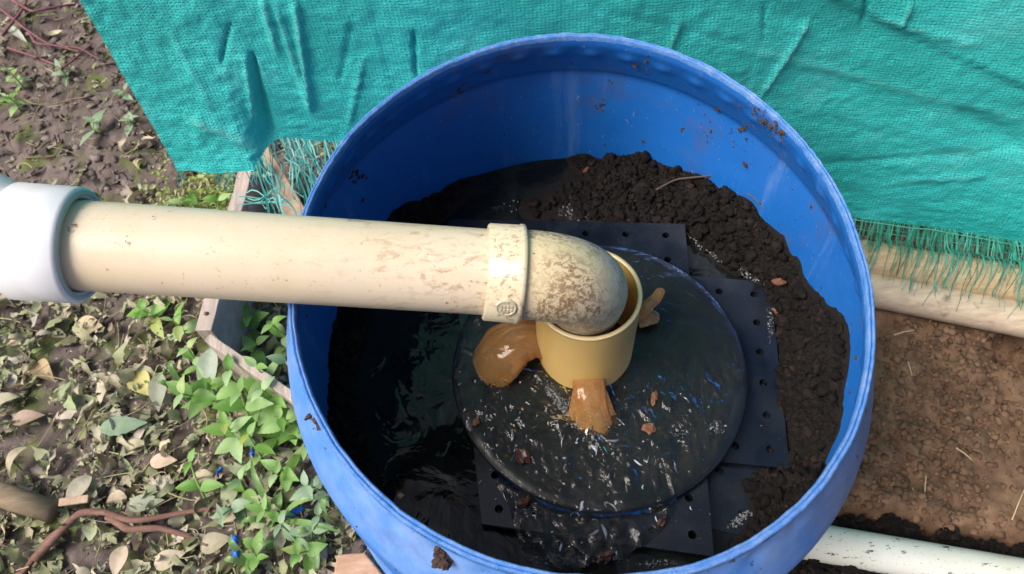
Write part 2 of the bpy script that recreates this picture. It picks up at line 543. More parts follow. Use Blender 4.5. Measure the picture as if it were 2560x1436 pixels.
GREENLEAF = leafmat('weed_leaf', [(0, (0.11, 0.27, 0.04)), (0.3, (0.20, 0.40, 0.08)), (0.65, (0.28, 0.47, 0.15)), (0.9, (0.36, 0.52, 0.26)), (1, (0.42, 0.48, 0.10))], 0.42, 0.3, 'obj')
DULLLEAF = leafmat('dull_leaf', [(0, (0.20, 0.31, 0.17)), (1, (0.30, 0.43, 0.28))], 0.45, 0.25, 'obj')
MOSS = leafmat('ground_cover_leaf', [(0, (0.20, 0.30, 0.05)), (0.5, (0.34, 0.42, 0.12)), (1, (0.45, 0.48, 0.22))], 0.5, 0.3)
STEM = M('weed_stem', (0.22, 0.34, 0.10), 0.5).m
GRASS = leafmat('grass', [(0, (0.12, 0.26, 0.06)), (1, (0.24, 0.38, 0.14))], 0.4, 0.3, 'obj')
def one_leaf(name, c):
    return leafmat(name, [(0, c), (1, c)], 0.6, 0.12)

# ------------------------------------------------------------------ ground
PIPE_A, PIPE_B = at(2000, 1349, 0.03), at(2720, 1474, 0.03)      # the white pipe lying on the earth, bottom right
def ground_h(x, y):
    x = np.asarray(x, float); y = np.asarray(y, float)
    p = xyz(x, y)
    r = np.clip((x + 0.05) / 0.2, 0, 1)
    left = 0.022 * fbm(p * 5, 3, 3) + 0.014 * np.abs(fbm(p * 22, 4, 5)) + 0.006 * fbm(p * 70, 3, 6)
    m = np.clip(vnoise(p * 6, 12) * 2.2 - 0.6, 0, 1)
    rightp = 0.02 * fbm(p * 4.5, 3, 8) + (0.25 + m) * 0.020 * fbm(p * 48, 4, 9) + 0.005 * fbm(p * 110, 2, 10)
    h = left * (1 - r) + rightp * r
    d = np.hypot((x - 0.82) / 0.075, (y - 0.085) / 0.05) + 0.5 * fbm(p * 30, 3, 13)
    h = h - 0.08 * np.exp(-np.clip(d, 0, 9) ** 4) * r
    ab = PIPE_B - PIPE_A
    L2 = ab[0] ** 2 + ab[1] ** 2
    t = ((x - PIPE_A[0]) * ab[0] + (y - PIPE_A[1]) * ab[1]) / L2
    s = (-(x - PIPE_A[0]) * ab[1] + (y - PIPE_A[1]) * ab[0]) / math.sqrt(L2)     # + behind the pipe
    h = h - 0.035 * np.exp(-((s - 0.025) / 0.028) ** 2) * r * (t > -0.3)
    h = h + 0.03 * np.clip((s - 0.045) / 0.03, 0, 1) * np.exp(-np.clip(s - 0.07, 0, 9) / 0.12) * r
    return h * np.exp(-np.clip(np.hypot(x, y) - 2.5, 0, 99))
def spaced(a, b, st, far):
    mid = np.arange(a, b, st)
    out = np.array([0.02, 0.06, 0.15, 0.35, 0.8, 2, 5, 12, far])
    return np.concatenate([a - out[::-1], mid, mid[-1] + out])
gx, gy = spaced(-1.45, 1.3, 0.0062, 60), spaced(-0.5, 1.5, 0.0066, 60)
X, Y = np.meshgrid(gx, gy, indexing='ij')
gv = xyz(X.ravel(), Y.ravel())
gv[:, 2] = ground_h(gv[:, 0], gv[:, 1])
go = obj('ground', gv, grid_faces(len(gx), len(gy)), G_EARTH)
go['kind'] = 'structure'

def ico(sub):
    bm = bmesh.new()
    bmesh.ops.create_icosphere(bm, subdivisions=sub, radius=1)
    v = np.array([q.co[:] for q in bm.verts]); f = np.array([[q.index for q in t.verts] for t in bm.faces])
    bm.free()
    return v, f
ICO1, ICO2 = ico(1), ico(2)
def clods(centres, sizes, base, seed=0, rough=0.45, squash=0.75):
    "lumpy grains merged into one mesh"
    bv, bf = base
    n = len(centres)
    q = rng.normal(size=(n, 3, 3))
    q, _ = np.linalg.qr(q)
    sc3 = sizes[:, None] * (1 + 0.35 * rng.uniform(-1, 1, (n, 3)))
    v = bv[None] * sc3[:, None, :]
    v = v * (1 + rough * rng.uniform(-1, 1, (n, len(bv), 1)))
    v = np.einsum('nij,nkj->nki', q, v)
    v[:, :, 2] *= squash
    v = v + centres[:, None, :]
    f = bf[None] + (np.arange(n) * len(bv))[:, None, None]
    return v.reshape(-1, 3), f.reshape(-1, 3)

# crumbs of dry earth right of the drum
n = 34000
cx, cy = rng.uniform(0.25, 1.2, n), rng.uniform(-0.3, 0.75, n)
keep = (vnoise(xyz(cx * 6, cy * 6), 12) + 0.35 * rng.uniform(-1, 1, n) > 0.42) & (np.hypot(cx, cy) > 0.34)
cx, cy = cx[keep], cy[keep]
sz = 0.0011 + 0.0062 * rng.random(len(cx)) ** 4
cv, cf = clods(np.stack([cx, cy, ground_h(cx, cy) + sz * 0.3], 1), sz, ICO1)
o = obj('earth_crumbs', cv, cf, G_CRUMB)
tag(o, 'loose brown crumbs of dry earth right of the drum', 'earth', kind='stuff')

# ------------------------------------------------------------------ blue drum
RIM = 0.55
def rim_r(a):
    c = [0.28572, 0.00045, -0.00033, -0.01637, -0.0008, -0.00207, -0.00056]
    r = c[0]
    for k in (1, 2, 3):
        r = r + c[2 * k - 1] * np.cos(k * a) + c[2 * k] * np.sin(k * a)
    return r + 0.0010 * np.sin(5 * a + 1)
def prof_surface(prof, na=400, dimple=0.0, close=False):
    a = np.linspace(0, 2 * math.pi, na, endpoint=False)
    pr = np.array(prof)
    A, K = np.meshgrid(a, np.arange(len(pr)), indexing='ij')
    dr, z = pr[K, 0], pr[K, 1]
    R = rim_r(A) + dr
    ph = (A / (2 * math.pi) * 44) % 1.0 - 0.5
    dz = (z - 0.518 - 0.003 * np.sin(5 * A))
    R = R + dimple * np.exp(-(ph / 0.24) ** 2 - (dz / 0.0085) ** 2)
    low = np.clip((0.46 - z) / 0.2, 0, 1)
    R = R + low * 0.004 * np.sin(3 * A + 2) + 0.0015 * fbm(np.stack([np.cos(A).ravel() * 3, np.sin(A).ravel() * 3, z.ravel() * 12], 1), 3, 21).reshape(A.shape)
    return np.stack([R * np.cos(A), R * np.sin(A), z + 0 * A], -1).reshape(-1, 3), grid_faces(na, len(pr), True)
def dense(keys, st):
    out = []
    for (r0, z0), (r1, z1) in zip(keys[:-1], keys[1:]):
        n_ = max(1, int(math.hypot(r1 - r0, z1 - z0) / st))
        for i in range(n_):
            t = i / n_
            out.append((r0 + (r1 - r0) * t, z0 + (z1 - z0) * t))
    return out + [keys[-1]]
outer = dense([(0.024, -0.03), (0.032, 0.06), (0.034, 0.24), (0.039, 0.252), (0.040, 0.262), (0.039, 0.272), (0.034, 0.284),
               (0.0345, 0.455), (0.0335, 0.466), (0.030, 0.476), (0.021, 0.496), (0.0125, 0.516), (0.0065, 0.530), (0.0045, 0.5365), (0.0062, 0.539), (0.0062, 0.544)], 0.0035)
inner = dense([(-0.0005, 0.544), (-0.0005, 0.539), (0.0005, 0.534), (0.008, 0.516), (0.0165, 0.496), (0.0245, 0.478), (0.0262, 0.475), (0.0285, 0.4725),
               (0.030, 0.466), (0.030, 0.455), (0.0295, 0.29), (0.0295, 0.12)], 0.0035)
drum = thing('plastic_drum', 'large blue plastic drum with its top cut off, holding soil and water', 'drum', (0, 0, 0))
V1, F1 = prof_surface(outer, dimple=-0.0032)
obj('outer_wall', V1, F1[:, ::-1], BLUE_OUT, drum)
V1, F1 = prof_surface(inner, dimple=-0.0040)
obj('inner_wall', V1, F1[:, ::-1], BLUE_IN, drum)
lip = [(0.0062, 0.5435), (0.0064, 0.548), (0.0050, 0.5505), (0.0034, 0.5500), (0.0029, 0.5485), (0.0023, 0.5486), (0.0018, 0.5510), (0.0004, 0.5513), (-0.0006, 0.549), (-0.0006, 0.5435)]
V1, F1 = prof_surface(lip, 720)
V1[:, 2] += 0.0008 * fbm(V1 * 45, 3, 31) + 0.0009 * fbm(V1 * 160, 2, 33)
V1[:, :2] *= (1 + 0.0026 * fbm(V1 * 60, 3, 32))[:, None]
obj('rim', V1, F1[:, ::-1], BLUE_EDGE, drum)

# ------------------------------------------------------------------ compost, water and plates inside the drum
def wall_in(a):
    return rim_r(a) + 0.0295
def contact(px, py):
    zs = np.linspace(0.2, 0.5, 601)
    p = np.array([at(px, py, z) for z in zs])
    d = np.hypot(p[:, 0], p[:, 1]) - wall_in(np.arctan2(p[:, 1], p[:, 0]))
    i = np.where(d[:-1] * d[1:] <= 0)[0]
    return p[i[-1]] if len(i) else None
ctrl = []
for q in [(2110, 800), (2120, 900), (1990, 640), (1850, 480), (1700, 425), (1590, 385), (1500, 385), (1380, 400), (1250, 425), (1120, 465), (1000, 525), (880, 660), (835, 780), (815, 860)]:
    c = contact(*q)
    if c is not None:
        ctrl.append(c)
for deg, z in [(-165, 0.34), (-140, 0.31), (-115, 0.295), (-95, 0.295), (-75, 0.30), (-62, 0.32), (-50, 0.35), (-40, 0.36), (-28, 0.365), (-16, 0.40)]:
    a = math.radians(deg); r = wall_in(a)
    ctrl.append(np.array([r * math.cos(a), r * math.sin(a), z]))
for px, py, z in [(1330, 540, .302), (1430, 545, .302), (1560, 548, .306), (1700, 560, .312), (1740, 610, .304), (1810, 660, .304), (1890, 700, .309), (1935, 760, .309), (1955, 900, .309),
                  (1975, 1050, .31), (1990, 1165, .311), (1915, 1200, .31), (1880, 1290, .304), (1780, 1400, .297), (1560, 1410, .298), (1300, 1380, .296), (1500, 1420, .301),
                  (1180, 560, .29), (1050, 650, .285), (960, 800, .285), (930, 950, .28), (1000, 1150, .28), (1100, 1250, .28),
                  (1300, 700, .27), (1500, 800, .27), (1700, 900, .27), (1500, 1100, .27), (1300, 1000, .27), (1800, 1000, .28)]:
    ctrl.append(at(px, py, z))
ctrl = np.array(ctrl)
# smooth radial-basis surface through the control heights
def rbf(A, B):
    return np.sqrt(((A[:, None, :2] - B[None, :, :2]) ** 2).sum(-1) + 0.0004)
wts = np.linalg.solve(rbf(ctrl, ctrl) + 1e-3 * np.eye(len(ctrl)), ctrl[:, 2] - 0.31)
def compost_h(x, y):
    p = xyz(x, y)
    h = rbf(p, ctrl) @ wts + 0.31
    d = np.clip((h - 0.298) / 0.02, 0, 1)
    return h + d * (0.020 * fbm(p * 34, 4, 41) + 0.012 * (np.abs(fbm(p * 60, 3, 45)) - 0.2))
na, nr = 300, 110
A, S = np.meshgrid(np.linspace(0, 2 * math.pi, na, endpoint=False), np.linspace(0.02, 1.004, nr), indexing='ij')
R = wall_in(A) * S
cv = xyz((R * np.cos(A)).ravel(), (R * np.sin(A)).ravel())
cv[:, 2] = compost_h(cv[:, 0], cv[:, 1])
o = obj('compost', cv, grid_faces(na, nr, True), COMPOST_WET)
tag(o, 'bank of dark wet compost heaped against the inside wall of the blue drum', 'compost', kind='stuff')

def in_drum(n_):
    a, s = rng.uniform(0, 2 * math.pi, n_), np.sqrt(rng.uniform(0.2, 0.985, n_))
    r = wall_in(a) * s
    return r * np.cos(a), r * np.sin(a)
parts = []
for n_, s0, s1, base in ((10500, 0.0016, 0.0058, ICO2), (52000, 0.0009, 0.0018, ICO1)):
    x, y = in_drum(n_)
    h = compost_h(x, y)
    k = h > 0.304
    x, y, h = x[k], y[k], h[k]
    sz = s0 + s1 * rng.random(len(x)) ** 2.5
    rr = np.hypot(x, y); lim = wall_in(np.arctan2(y, x)) - sz * 1.2
    f = np.minimum(1, lim / rr)
    v, fc = clods(np.stack([x * f, y * f, h + sz * 0.15], 1), sz, base, rough=0.6, squash=0.95)
    o = obj('compost_crumbs', v, fc, COMPOST, smooth=base is ICO2)
    tag(o, 'dark crumbly compost grains on the bank inside the blue drum' if base is ICO2 else 'fine dark specks of compost between the larger grains in the drum', 'compost', kind='stuff')

na, nr = 220, 120
A, S = np.meshgrid(np.linspace(0, 2 * math.pi, na, endpoint=False), np.linspace(0.01, 1.0, nr), indexing='ij')
R = (wall_in(A) - 0.0005) * S
wv = xyz((R * np.cos(A)).ravel(), (R * np.sin(A)).ravel(), 0.300)
wv[:, 2] += 0.0010 * fbm(wv * np.array([26, 26, 0]), 2, 51) + 0.0002 * fbm(wv * np.array([120, 120, 0]), 2, 52)
o = obj('water', wv, grid_faces(na, nr, True), POOL)
o['kind'] = 'structure'

def plate(corners, z, th, step, label, holes=True):
    c = np.array([at(px, py, z)[:2] for px, py in corners])
    V = [(x, y, z - th) for x, y in c] + [(x, y, z) for x, y in c]
    F = [[0, 1, 2, 3], [7, 6, 5, 4], [1, 0, 4, 5], [2, 1, 5, 6], [3, 2, 6, 7], [0, 3, 7, 4]]
    o = obj('perforated_plate', V, F, PLATE, smooth=False)
    if holes:
        u = c[1] - c[0]; v = c[3] - c[0]
        nu, nv = max(2, int(np.linalg.norm(u) / step)), max(2, int(np.linalg.norm(v) / step))
        ps = []
        for i in range(nu):
            for j in range(nv):
                s, t = (i + 0.5) / nu, (j + 0.5) / nv
                q = (c[0] * (1 - s) + c[1] * s) * (1 - t) + (c[3] * (1 - s) + c[2] * s) * t
                ps.append(lathe([(0.0001, z - th * 2), (0.0047, z - th * 2), (0.0047, z + th), (0.0001, z + th)], 12, q))
        V2, F2 = merge(ps)
        cut(o, obj('cutter', V2, F2, PLATE))
    bevel(o, 0.0015, 2)
    return tag(o, label, 'plate', 'perforated plates in the drum')
plate([(1205, 1310), (1785, 1392), (1712, 560), (1120, 548)], 0.3195, 0.009, 0.037, 'black perforated plate directly under the round rubber disc, lower edge toward the viewer')
plate([(1290, 1105), (1975, 1172), (1925, 706), (1250, 650)], 0.3095, 0.0075, 0.037, 'black perforated plate jutting out to the right, against the soil bank')
plate([(1400, 1240), (1885, 1345), (1960, 1150), (1500, 1100)], 0.3010, 0.006, 0.037, 'lowest black perforated plate, half hidden at the lower right of the disc')

DISC_C, DISC_R, DISC_Z = np.array([0.032, -0.025]), 0.1763, 0.3305
prof = [(0.0005, DISC_Z - 0.0095), (DISC_R - 0.002, DISC_Z - 0.0095), (DISC_R, DISC_Z - 0.007), (DISC_R, DISC_Z - 0.002), (DISC_R - 0.0015, DISC_Z), (0.0005, DISC_Z)]
prof = dense(prof, 0.012)
V, F = lathe(prof, 160, DISC_C, closed=True)
V = np.array(V)
aa = np.arctan2(V[:, 1] - DISC_C[1], V[:, 0] - DISC_C[0])
V[:, 2] += 0.0010 * fbm(V * np.array([18, 18, 0]), 2, 61)
V[:, :2] = DISC_C + (V[:, :2] - DISC_C) * (1 + 0.006 * fbm(np.stack([np.cos(aa) * 3, np.sin(aa) * 3, 0 * aa], 1), 3, 62))[:, None]
o = obj('rubber_disc', V, F, RUBBER)
tag(o, 'round black rubber disc under the yellow pipe stub, wet with running water', 'disc')

# running film of water on the disc and over its near edge
J1, J2 = at(1478, 1062, DISC_Z)[:2], at(1235, 915, DISC_Z)[:2]
STUB_C, STUB_R, STUB_TOP = np.array([0.019, 0.001]), 0.0577, 0.46
na, nr = 420, 170
A, S = np.meshgrid(np.linspace(-math.pi, math.pi, na, endpoint=False), np.linspace(0.03, 1.0, nr), indexing='ij')
ca = fbm(np.stack([np.cos(A[:, 0]) * 6, np.sin(A[:, 0]) * 6, 0 * A[:, 0]], 1), 4, 71)
lowa = np.degrees(A[:, 0])
ext = 0.985 + 0 * lowa
ext = ext - 0.085 * np.exp(-((lowa + 30) / 16) ** 2) * (1 + 1.2 * ca)
over = np.clip(1 - np.abs(lowa + 104) / 34, 0, 1)
ext = ext + np.where(over > 0, (0.05 + 0.34 * over) * (1 + 0.5 * ca), 0)
R = DISC_R * ext[:, None] * S
x, y = DISC_C[0] + R * np.cos(A), DISC_C[1] + R * np.sin(A)
p = xyz(x.ravel(), y.ravel())
drop = np.clip((R.ravel() - DISC_R + 0.002) / 0.007, 0, 1)
base = DISC_Z + 0.0030 - drop * drop * (3 - 2 * drop) * 0.0105
rip = 0.0015 * fbm(p * 60, 3, 72) + np.clip((0.0 - p[:, 1]) / 0.06, 0, 1) * (0.0040 * fbm(p * np.array([85, 50, 0]), 3, 76) + 0.0018 * np.abs(fbm(p * np.array([170, 90, 0]), 2, 77)))
for J, am, seed in ((J1, 1.0, 73), (J2, 0.8, 74)):
    d = np.hypot(p[:, 0] - J[0], p[:, 1] - J[1]) + 1e-6
    th = np.arctan2(p[:, 1] - J[1], p[:, 0] - J[0])
    st = fbm(np.stack([np.cos(th) * 5, np.sin(th) * 5, d * 34], 1), 3, seed)
    rip = rip + am * 0.0060 * st * np.exp(-d / 0.075) + am * 0.0034 * np.abs(st) * np.exp(-d / 0.12)
    rip = rip + 0.006 * np.exp(-(d / 0.012) ** 2)
edge = np.clip((1 - S.ravel()) / 0.06, 0, 1)
p[:, 2] = base + rip * (0.4 + 0.6 * edge) - (1 - edge) ** 2 * 0.0012
o = obj('water', p, grid_faces(na, nr, True), FILM)
o['kind'] = 'structure'

# ------------------------------------------------------------------ yellow pipe stub with arched windows at its foot
stub = thing('pipe_stub', 'short upright yellow pipe with arched windows at its foot, round the elbow', 'pipe', (STUB_C[0], STUB_C[1], DISC_Z + 0.003))
V, F = lathe([(STUB_R, DISC_Z + 0.0015), (STUB_R, STUB_TOP), (STUB_R - 0.0042, STUB_TOP), (STUB_R - 0.0042, DISC_Z + 0.0015)], 96, STUB_C)
w = obj('pipe_wall', V, F, YELLOW, None)
ps = []
WIN = []
for deg, wd, hh in ((-97, 0.040, 0.033), (196, 0.044, 0.036), (22, 0.040, 0.034), (95, 0.04, 0.033)):
    a = math.radians(deg)
    d, t = np.array([math.cos(a), math.sin(a)]), np.array([-math.sin(a), math.cos(a)])
    pr = [(-wd / 2, -0.02), (wd / 2, -0.02)] + [(wd / 2 * math.cos(q) if False else (wd / 2) * math.copysign(abs(math.cos(q)) ** 0.55, math.cos(q)), hh - 0.014 + 0.014 * math.sin(q) ** 0.8) for q in np.linspace(0.0, math.pi, 13)]
    V, F = [], []
    for rr in (0.03, 0.09):
        for s, z in pr:
            q = STUB_C + d * rr + t * s
            V.append((q[0], q[1], DISC_Z + z))
    m = len(pr)
    F = [list(range(m)), list(range(2 * m - 1, m - 1, -1))] + [[(i + 1) % m, i, i + m, (i + 1) % m + m] for i in range(m)]
    ps.append((V, F))
V, F = merge(ps)
cut(w, obj('cutter', V, F, YELLOW))
me = w.data
for pl in me.polygons:
    pl.use_smooth = True
sm = w.modifiers.new('edges', 'EDGE_SPLIT'); sm.split_angle = math.radians(40)
adopt(w, stub)
V, F = lathe([(STUB_R + 0.0004, STUB_TOP - 0.0012), (STUB_R + 0.0002, STUB_TOP + 0.0010), (STUB_R - 0.0021, STUB_TOP + 0.0016), (STUB_R - 0.0044, STUB_TOP + 0.0010), (STUB_R - 0.0046, STUB_TOP - 0.0012)], 160, STUB_C)
V = np.array(V); V[:, 2] += 0.0008 * fbm(V * 90, 3, 81)
obj('cut_edge', V, F, YEDGE, stub)

# ------------------------------------------------------------------ inlet pipe: white fitting, cream pipe, elbow
PA, PB = np.array([-0.452, 0.0135, 0.620]), np.array([-0.063, -0.0235, 0.553])
pd = (PB - PA) / np.linalg.norm(PB - PA)
PR = 0.0408
inlet = thing('inlet_pipe', 'long cream pipe with white fitting and dirty elbow, lying across the drum rim', 'pipe', tuple(PA))
V, F = sweep([PA - pd * 0.03 + (PB + pd * 0.008 - PA + pd * 0.03) * t for t in np.linspace(0, 1, 24)], PR, 64)
o = obj('pipe', V, F, CREAM, inlet)
o['label'] = 'long cream coloured pipe with dirt specks'
# white socket
S0, S1 = PA - pd * 0.042, PA + pd * 0.012
L = float(np.linalg.norm(S1 - S0))
SR = 0.0525
V, F = tube_along(S0, S1, [(0, SR), (L - 0.004, SR), (L - 0.001, SR - 0.001), (L, SR - 0.003), (L, PR + 0.0035), (L - 0.003, PR + 0.0012), (0, PR + 0.001)], 72)
fit = obj('white_fitting', V, F, WHITE, inlet)
fit['label'] = 'glossy white pipe fitting at the left end'
V, F = tube_along(S1 - pd * 0.002, S1 + pd * 0.0012, [(0, SR - 0.0026), (0.0032, SR - 0.0030), (0.0032, PR + 0.0042), (0, PR + 0.0040)], 72)
obj('end_face', V, F, SHADE_RING, fit)
ep = []
side = np.cross(pd, (0, 0, 1)); side /= np.linalg.norm(side)
bend_to = (-side * 0.97 + np.array([0, 0, 0.12])); bend_to -= pd * (bend_to @ pd); bend_to /= np.linalg.norm(bend_to)
for t in np.linspace(-0.15, 1, 20):
    if t < 0:
        ep.append(S0 - pd * (t + 0.15) * 0.08 + pd * 0.012)
    else:
        q = t * math.radians(24)
        ep.append(S0 - pd * math.sin(q) * 0.05 + bend_to * (1 - math.cos(q)) * 0.05)
last = ep[-1] - ep[-2]; last /= np.linalg.norm(last)
for k in (0.012, 0.025, 0.04, 0.06):
    ep.append(ep[19] + last * k)
V, F = sweep(ep, [0.0492] * 20 + [0.0505] * 4, 56)
obj('bend', V, F, WHITE, fit)
# elbow
E0, E1 = PB - pd * 0.0225, PB + pd * 0.0125
CR = 0.0462
L = float(np.linalg.norm(E1 - E0))
el_dir = np.array([0.02, 0.33, -1.0]); el_dir /= np.linalg.norm(el_dir)
perp = el_dir - pd * (el_dir @ pd); perp /= np.linalg.norm(perp)
tot = math.acos(float(pd @ el_dir))
BR = 0.071
path = [E1 - pd * 0.006, E1 - pd * 0.003]
for q in np.linspace(0, tot, 22):
    path.append(E1 + pd * 0.004 + pd * math.sin(q) * BR + perp * (1 - math.cos(q)) * BR)
for k in (0.01, 0.025, 0.045):
    path.append(path[23] + el_dir * k)
rad = [0.0428] * 2 + list(np.interp(np.linspace(0, 1, 22), [0, 0.4, 0.8, 1], [0.0428, 0.0432, 0.0430, 0.0428])) + [0.0428] * 3
V, F = sweep(path, rad, 64)
elb = obj('elbow', V, F, ELBOW, inlet)
elb['label'] = 'greenish cream elbow smeared with brown dirt, turning down into the yellow stub'
V, F = tube_along(E0, E1, [(0, PR + 0.0002), (0, CR - 0.0015), (0.0015, CR), (L - 0.006, CR + 0.0006), (L - 0.0045, CR + 0.0016), (L - 0.001, CR + 0.0016), (L, CR + 0.0002), (L, PR)], 72)
col = obj('collar', V, F, COLLAR, elb)
# embossed round mark on the collar, low on the viewer's side
bx = E0 + pd * 0.019
ang = math.radians(-16)
out = -side if (-side)[1] < 0 else side
nrm = out * math.cos(ang) + np.cross(pd, out) * math.sin(ang)
if nrm[2] > 0.3 or nrm[1] > 0:
    nrm = out * math.cos(ang) - np.cross(pd, out) * math.sin(ang)
c0 = bx + nrm * (CR - 0.001)
V, F = tube_along(c0, c0 + nrm * 0.003, [(0, 0.0002), (0, 0.0098), (0.0024, 0.0098), (0.003, 0.0090), (0.003, 0.0082), (0.0024, 0.0078), (0.0024, 0.0002)], 36)
mk = [(V, F)]
tz = np.cross(nrm, pd)
for row, y0 in enumerate((-0.0028, 0.0018)):
    for k in range(4):
        cc = c0 + nrm * 0.0026 + pd * (-0.0048 + 0.0032 * k) + tz * y0
        Vb, Fb = box((-0.0009, -0.0014, -0.0004), (0.0009, 0.0014, 0.0004))
        mk.append(([cc + pd * v[0] + tz * v[1] + nrm * v[2] for v in Vb], Fb))
V, F = merge(mk)
bo = obj('embossed_mark', V, F, COLLAR, None, smooth=False)
adopt(bo, elb)

# ------------------------------------------------------------------ water jets out of the windows
def jet(pts, radii, label, flat=0.75, seed=0, amp=0.2):
    P = np.array(pts); t = np.linspace(0, 1, len(P)); tt = np.linspace(0, 1, 36)
    def sm(v):
        return np.interp(tt, t, v)
    path = np.stack([sm(P[:, i]) for i in range(3)], 1)
    for _ in range(6):
        path[1:-1] = (path[:-2] + path[1:-1] * 2 + path[2:]) / 4
    r = sm(np.array(radii))
    for _ in range(4):
        r[1:-1] = (r[:-2] + r[1:-1] * 2 + r[2:]) / 4
    r[-1] *= 0.35; r[-2] *= 0.7; r[-3] *= 0.88
    V, F = sweep(path, r, 80, flat=flat)
    ctr = np.repeat(path, 80, 0)
    an = np.tile(np.linspace(0, 2 * math.pi, 80, endpoint=False), len(path)); ss_ = np.repeat(tt, 80)
    fl = fbm(np.stack([np.cos(an) * 2.6, np.sin(an) * 2.6, ss_ * 1.6], 1), 4, seed + 40)      # ridges drawn out along the flow
    V = ctr + (V - ctr) * (1 + 0.13 * fl * np.clip(ss_ * 2.5, 0.15, 1))[:, None]
    V = ctr + (V - ctr) * (1 + amp * fbm(V * np.array([55, 55, 55]), 3, seed))[:, None] + 0.0013 * np.stack([fbm(V * 45, 2, seed + i) for i in range(3)], 1)
    o = obj('water_jet', V, F, JET)
    return tag(o, label, 'water jet', 'water jets from the stub windows')
def bundle(strands, label, seed):
    "a broken sheet of falling water: several drawn-out strands that touch and part"
    parts_ = []
    for i, (pts, radii) in enumerate(strands):
        o = jet(pts, radii, '', 0.6, seed + 7 * i, 0.07)
        me = o.data
        parts_.append(([v.co[:] for v in me.vertices], [list(pl.vertices) for pl in me.polygons]))
        bpy.data.objects.remove(o); bpy.data.meshes.remove(me)
    V, F = merge(parts_)
    return tag(obj('water_jet', V, F, JET), label, 'water jet', 'water jets from the stub windows')
fr_ = [([at(1470, 922, .349), at(1471, 952, .3535), at(1474, 988, .350), at(1480, 1026, .341), at(1486, 1060, .330), at(1492, 1088, .316)], [0.0170, 0.0188, 0.0184, 0.0192, 0.0215, 0.022])]
for x0 in (-30, 30):
    fr_.append(([at(1470 + x0 * 0.5, 940, .350), at(1474 + x0, 985, .349), at(1478 + x0 * 1.3, 1024, .340), at(1482 + x0 * 1.7, 1056, .330), at(1486 + x0 * 2.0, 1080, .318)], [0.005, 0.0065, 0.007, 0.0065, 0.006]))
bundle(fr_, 'brown water jet falling from the front window of the stub', 95)
lf_ = [([at(1385, 872, .345), at(1345, 850, .361), at(1300, 850, .363), at(1255, 880, .352), at(1230, 912, .337), at(1216, 935, .316)], [0.018, 0.0240, 0.0305, 0.0335, 0.0320, 0.027])]
for y0 in (-40,):
    lf_.append(([at(1360, 862 + y0 * 0.5, .352), at(1310, 852 + y0, .358), at(1256, 884 + y0 * 1.2, .346), at(1222, 918 + y0 * 1.3, .332), at(1205, 940 + y0 * 1.3, .318)], [0.007, 0.010, 0.012, 0.011, 0.009]))
bundle(lf_, 'broad lumpy jet of brown water shooting out to the left of the stub', 131)
jet([at(1590, 790, .350), at(1615, 770, .362), at(1640, 748, .368), at(1655, 722, .366)], [0.009, 0.0085, 0.007, 0.005], 'thin finger of brown water spurting out behind the right of the stub', 0.8, 97, 0.2)
jet([at(1595, 800, .345), at(1625, 793, .348), at(1645, 798, .342)], [0.010, 0.010, 0.007], 'small brown water bulge at the right foot of the stub', 0.8, 99, 0.3)

# ------------------------------------------------------------------ green tarp behind the drum
def interp_pts(xs, keys):
    k = np.array(keys)
    return np.interp(xs, k[:, 0], k[:, 1])
NU, NV = 420, 210
ux = np.linspace(0, 1, NU)
# hem line in plan and height (x, y, z)
hem = np.array([(-0.556, 0.392, 0.296), (-0.50, 0.380, 0.293), (-0.435, 0.376, 0.297), (-0.412, 0.400, 0.318), (-0.39, 0.412, 0.322), (-0.30, 0.405, 0.308), (-0.15, 0.375, 0.25),
                (0.05, 0.368, 0.17), (0.30, 0.364, 0.11), (0.45, 0.356, 0.075), (0.547, 0.336, 0.062), (0.69, 0.294, 0.058), (0.825, 0.246, 0.052), (1.05, 0.17, 0.05)])
hs = np.concatenate([[0], np.cumsum(np.hypot(np.diff(hem[:, 0]), np.diff(hem[:, 1])))]); hs /= hs[-1]
def hem_at(u):
    return np.stack([np.interp(u, hs, hem[:, i]) for i in range(3)], 1)
H = hem_at(ux)
H[:, 2] += 0.004 * fbm(xyz(ux * 60, 0), 2, 101) * (ux < 0.25)
top_keys = np.array([(-0.578, 0.462), (-0.43, 0.448), (-0.30, 0.432), (-0.15, 0.418), (0.05, 0.414), (0.30, 0.408), (0.45, 0.398), (0.56, 0.378), (0.70, 0.335), (0.84, 0.285), (1.07, 0.20)])
tu = np.linspace(0, 1, NV) ** 1.7
Tx = H[:, 0] * 1.02 - 0.011
Ty = interp_pts(Tx, top_keys)
TZ = 1.5
U, T = np.meshgrid(np.arange(NU), tu, indexing='ij')
bx_ = H[U.astype(int), 0]; by_ = H[U.astype(int), 1]; bz_ = H[U.astype(int), 2]
tx_, ty_ = Tx[U.astype(int)], Ty[U.astype(int)]
flat_y = np.interp(bx_, [-0.556, -0.30, -0.15], [0.392, 0.398, 0.375])
by_ = np.where(bx_ < -0.2, flat_y + (by_ - flat_y) * np.clip(1 - T * 6.6, 0, 1), by_)
P = np.stack([bx_ + (tx_ - bx_) * T, by_ + (ty_ - by_) * np.minimum(1, T * 2.05) ** 0.8, bz_ + (TZ - bz_) * T], -1).reshape(-1, 3)
px, py = px_of(P)
q = np.stack([P[:, 0] * 9, P[:, 2] * 9, 0 * P[:, 0]], 1)
d = 0.010 * fbm(q * np.array([0.55, 0.45, 1]), 2, 111) + 0.0026 * fbm(q * np.array([1.2, 2.2, 1]), 4, 112) + 0.0030 * (np.abs(fbm(q * np.array([3.4, 5.2, 1]), 4, 113))) + 0.0016 * fbm(q * np.array([9, 14, 1]), 3, 117)
leftw = np.clip((1100 - px) / 700, 0, 1)
